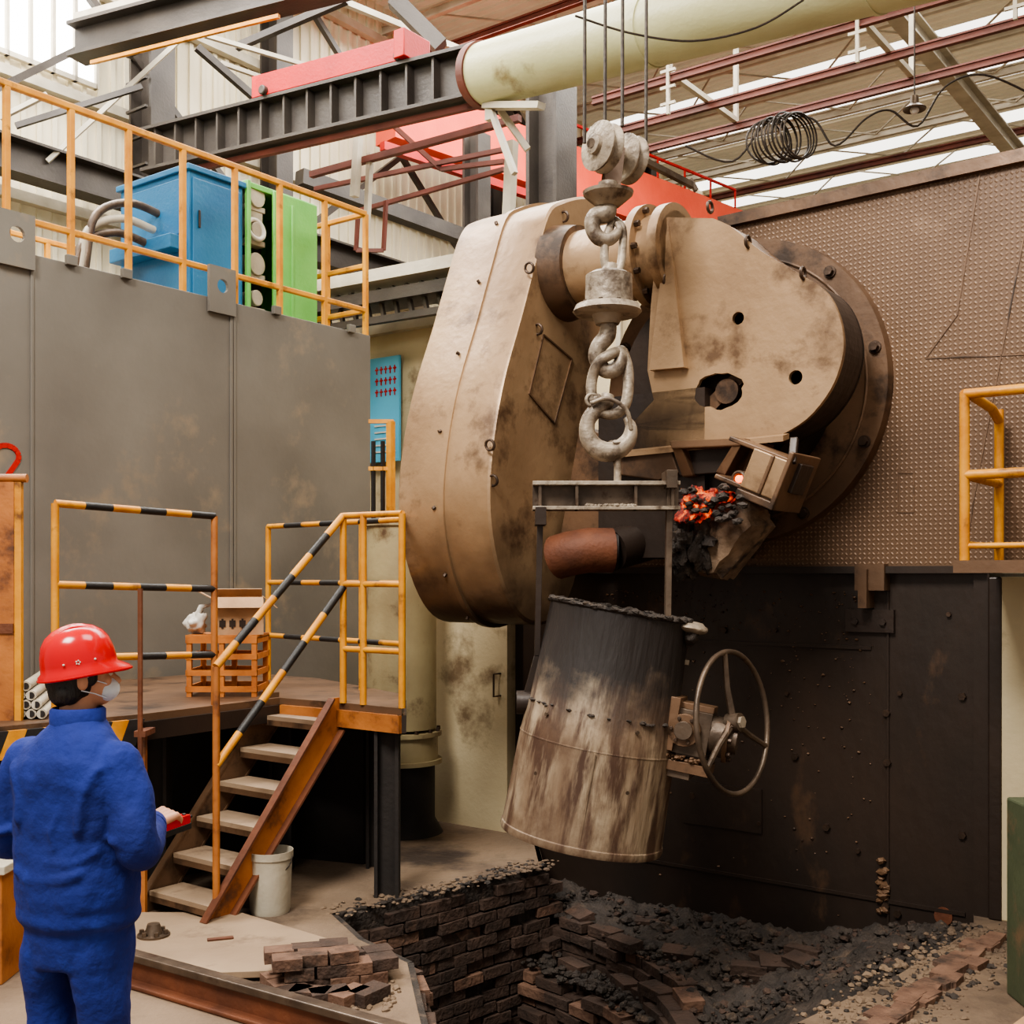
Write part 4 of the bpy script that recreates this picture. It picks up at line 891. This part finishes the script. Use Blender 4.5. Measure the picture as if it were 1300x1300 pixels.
def fold(pts,r): mb.tube(smoothloop([V(*p) for p in pts],5,False),[r*.25]+[r]*(5*(len(pts)-1)-1)+[r*.25],10)
fold([(-.13,-.118,.99),(-.05,-.133,.965),(.05,-.134,.975),(.12,-.118,1.0)],.015)
fold([(.15,-.09,1.06),(.08,-.124,1.02),(-.02,-.133,1.03)],.013)
fold([(-.15,-.09,1.30),(-.11,-.125,1.22),(-.10,-.130,1.12)],.014)
fold([(.15,-.09,1.30),(.115,-.122,1.22),(.10,-.130,1.10)],.014)
fold([(.06,-.128,1.20),(.02,-.136,1.12),(.03,-.135,1.05)],.012)
for sx in(-1,1):
    fold([(sx*.165,-.055,1.10),(sx*.20,-.098,1.085),(sx*.262,-.075,1.09)],.012); fold([(sx*.18,-.05,1.15),(sx*.215,-.086,1.14),(sx*.262,-.06,1.145)],.012)
    fold([(sx*.04,-.07,.50),(sx*.095,-.078,.47),(sx*.15,-.05,.49)],.011)
mb.out('workwear_body',WM,wk,mods=[vox(.008),('SMOOTH',dict(factor=.6,iterations=4)),('DISPLACE',dict(texture=tex,strength=.020,mid_level=.5,texture_coords='LOCAL')),('DISPLACE',dict(texture=tex2,strength=.006,mid_level=.5,texture_coords='LOCAL'))],smooth=0)
mb=MB(); mb.m('cloth')
mb.lathe([(.070,1.405),(.080,1.405),(.080,1.448),(.072,1.455),(.066,1.44)],ID,28,False)
for w_,d_ in((armR[-1],armR[-2]),(armL[-1],armL[-2])): w_=Vector(w_);d_=(w_-Vector(d_)).normalized(); mb.cyl(w_-d_*.03,w_+d_*.005,.048,.045,n=18)
mb.out('collar_and_cuffs',WM,wk,smooth=60)
mb=MB(); mb.m('boot')
for sx in(-1,1):
    mb.sph((sx*.10,.06,.045),1,(.048,.13,.045),20); mb.cyl((sx*.097,-.01,.03),(sx*.097,-.01,.16),.052,.055); mb.bb((sx*.10-.046,-.06,0),(sx*.10+.046,.18,.022)); mb.sph((sx*.10,-.02,.05),1,(.05,.06,.05),18)
mb.out('boots',WM,wk,mods=[vox(.008),('SMOOTH',dict(factor=.5,iterations=3))],smooth=0)
HM=WM@Matrix.Translation((0.0,.015,1.548))@Matrix.Rotation(math.radians(-46),4,'Z')@Matrix.Rotation(math.radians(4),4,'X')@Matrix.Scale(.95,4)
mb=MB(); mb.m('skin')
mb.sph((0,-.005,.02),1,(.074,.094,.10),24); mb.sph((0,.03,-.03),1,(.058,.062,.075),20); mb.sph((0,.052,-.075),1,(.034,.034,.026),14); mb.sph((0,.055,.005),1,(.055,.035,.05),16)
mb.caps((0,.088,.0),(0,.108,-.028),.009,.013); mb.sph((0,.100,-.03),.015,(1.2,.8,.7)); mb.sph((0,.088,-.056),1,(.024,.010,.006),12); mb.sph((0,.087,-.066),1,(.021,.010,.006),12)
for sx in(-1,1):
    mb.sph((sx*.076,-.005,-.012),1,(.010,.020,.032),14); mb.sph((sx*.035,.07,-.02),1,(.022,.018,.02),12); mb.caps((sx*.018,.088,.022),(sx*.045,.078,.022),.008)
mb.tube([(0,-.01,-.06),(0,-.02,-.11),(0,-.03,-.17)],[.056,.054,.060],20)
mb.out('head',HM,wk,mods=[vox(.005),('SMOOTH',dict(factor=.6,iterations=4))],smooth=0)
mb=MB()
for sx in(-1,1): mb.m('white'); mb.sph((sx*.031,.082,.004),.012,n=12); mb.m('black'); mb.sph((sx*.031,.0905,.004),.0055,n=10); mb.tube([(sx*.016,.094,.026),(sx*.032,.094,.03),(sx*.048,.084,.026)],.003,6)
mb.out('eyes',HM,wk)
mb=MB(); mb.m('hair'); mb.sph((0,-.028,-.005),1,(.082,.082,.088),28); mb.sph((0,-.055,-.045),1,(.066,.048,.050),20)
for sx in(-1,1): mb.sph((sx*.070,.022,-.0),1,(.012,.022,.032),12); mb.sph((sx*.055,-.045,-.045),1,(.03,.04,.04),14)
mb.out('hair',HM,wk,mods=[vox(.005),('SMOOTH',dict(factor=.5,iterations=3))],smooth=0)
mb=MB(); mb.m('mask'); mb.sph((0,.064,-.050),1,(.050,.050,.042),24)
for sx in(-1,1): mb.tube([(sx*.05,.07,-.03),(sx*.072,.03,-.012),(sx*.086,-.005,.012)],.002,6); mb.tube([(sx*.045,.065,-.075),(sx*.07,.03,-.055),(sx*.084,-.01,-.04)],.002,6)
mb.out('face_mask',HM,wk,smooth=70)
KM=HM@Matrix.Translation((0,-.002,.018))@Matrix.Rotation(math.radians(6),4,'X')@Matrix.Scale(.93,4)
mb=MB(); mb.m('helmet'); n=48; rs=[]
prof=[(1.10,-.012),(1.085,.0),(1.0,.010),(.985,.03),(.96,.06),(.88,.092),(.74,.118),(.52,.138),(.26,.149),(.02,.152)]
for k_,h in prof:
    ring=[]
    for i in range(n):
        t=2*math.pi*i/n; a=.108*k_; b=.126*k_; yy_=math.sin(t)*b
        if k_>1.05 and math.sin(t)>0: yy_+= .028*math.sin(t)**3*(k_-1)/.1
        rid=.006*math.exp(-((math.cos(t)*a)/.012)**2) if k_<.9 else 0
        dz=-.012*math.sin(t)**2*(1 if math.sin(t)>0 else 0) if k_>1.05 else 0
        ring.append(V(math.cos(t)*a,yy_,h+rid+dz))
    rs.append(ring)
mb.rings(rs,False); inner=[[V(p.x*.95,p.y*.95,p.z-.006) for p in r] for r in rs[:-1]]; mb.rings(inner,False); mb.rings([rs[0],inner[0]],False)
mb.tube(rs[0],.004,6,True)
for dx in(-.03,0,.03): mb.tube([V(dx,math.sin(t)*.117,.018+math.cos(t)*.136*(1-abs(dx)*1.5)) for t in [math.radians(-62+i*6.2) for i in range(21)]],.005,8)
mb.m('white')
for sx in(-1,1):
    for t in range(5): f=math.radians(t*72); mb.sph((sx*.106,-.01+math.cos(f)*.006,.035+math.sin(f)*.006),.0028,n=8)
    mb.sph((sx*.098,-.055,.035),.004,n=8); mb.sph((sx*.098,.045,.035),.004,n=8)
mb.out('safety_helmet',KM,wk,smooth=60)
def hand(name,w,d,up,side):
    mb=MB(); mb.m('skin'); w=Vector(w); d=Vector(d).normalized(); up=Vector(up); up=(up-d*up.dot(d)).normalized(); rt=d.cross(up)*side
    P=lambda a,b,c_: w+d*a+rt*b+up*c_
    mb.cyl(P(-.05,0,0),P(.01,0,0),.028,.026,n=14)
    for b in(-.024,-.008,.008,.024): mb.caps(P(.012,b*.8,0),P(.085,b*1.1,.004),.016,.0125)
    L=[(.040,.025,.020),(.044,.028,.022),(.041,.026,.020),(.032,.020,.018)]
    for i,b in enumerate((-.028,-.0095,.0095,.028)):
        a,bb_,cc_=L[i]; p0=P(.085,b,.004); p1=p0+(d*.75-up*.66)*a; p2=p1+(-d*.15-up*.98)*bb_; p3=p2+(-d*.95-up*.2)*cc_
        mb.caps(p0,p1,.0115,.0098); mb.caps(p1,p2,.0098,.0088); mb.caps(p2,p3,.0088,.0075)
    t0=P(.02,-.026,-.008); t1=P(.048,-.045,-.022); t2=P(.074,-.040,-.034); t3=P(.094,-.028,-.040)
    mb.caps(t0,t1,.016,.0125); mb.caps(t1,t2,.0125,.0105); mb.caps(t2,t3,.0105,.0085)
    mb.out(name,WM,wk,mods=[vox(.0028),('SMOOTH',dict(factor=.5,iterations=3))],smooth=0)
hand('hand_right',(.128,.185,1.08),(.05,1,.12),(.3,0,1),1)
hand('hand_left',(-.065,.195,1.078),(.35,.9,.1),(-.3,0,1),-1)
mb=MB(); mb.m('helmet'); rc=V(.133,.270,1.058); mb.box(rc,(.055,.15,.035)); mb.m('black'); mb.box(rc+V(0,0,-.02),(.058,.16,.02)); 
for i in range(3):
    for j in(-1,1): mb.m('white' if i==0 else 'black'); mb.cyl(rc+V(j*.013,-.03+i*.03+.03,.017),rc+V(j*.013,-.03+i*.03+.03,.022),.007,n=12)
mb.cyl(rc+V(0,.07,0),rc+V(0,.12,.0),.006,n=8); mb.out('crane_remote_control',WM,wk,smooth=30,bevel=.004)
# ================================================================ LIGHTS, WORLD, CAMERA
def area(name,loc,tgt,size,power,col,sy=None):
    l=bpy.data.lights.new(name,'AREA'); l.energy=power; l.color=col; l.size=size
    if sy: l.shape='RECTANGLE'; l.size_y=sy
    o=bpy.data.objects.new(name,l); bpy.context.collection.objects.link(o); o.location=loc
    o.rotation_euler=(Vector(tgt)-Vector(loc)).to_track_quat('-Z','Y').to_euler(); return o
area('added_key_light',(-3.2,-.5,9.5),(-.2,7,1.8),3.0,1450,(1,.965,.90))  # added key light, high up left and just behind the camera
area('added_fill_middle',(2.5,3.0,10.0),(0.0,7,1),3.5,480,(1,.96,.89))  # added overhead fill aimed at the furnace side
area('added_fill_back',(2,14,10.1),(2,14,0),8,2300,(1,.975,.92))  # added wide light below the roof to lift the rear of the hall
area('added_fill_left',(-5,10,10.1),(-7,12,0),5,1700,(1,.975,.93))  # added light near the left wall to brighten its siding
w=bpy.data.worlds.new('world'); bpy.context.scene.world=w; w.use_nodes=True
w.node_tree.nodes['Background'].inputs[0].default_value=(1,.955,.88,1); w.node_tree.nodes['Background'].inputs[1].default_value=.62
try: bpy.context.scene.view_settings.look='AgX - Medium High Contrast'
except Exception: pass
cam=bpy.data.cameras.new('camera'); co=bpy.data.objects.new('camera',cam); bpy.context.collection.objects.link(co)
co.location=(0,0,CZ); co.rotation_euler=(math.pi/2,0,0); cam.sensor_width=36; cam.lens=36*FP/1300; cam.shift_y=(HY-650)/1300; cam.clip_end=200
bpy.context.scene.camera=co
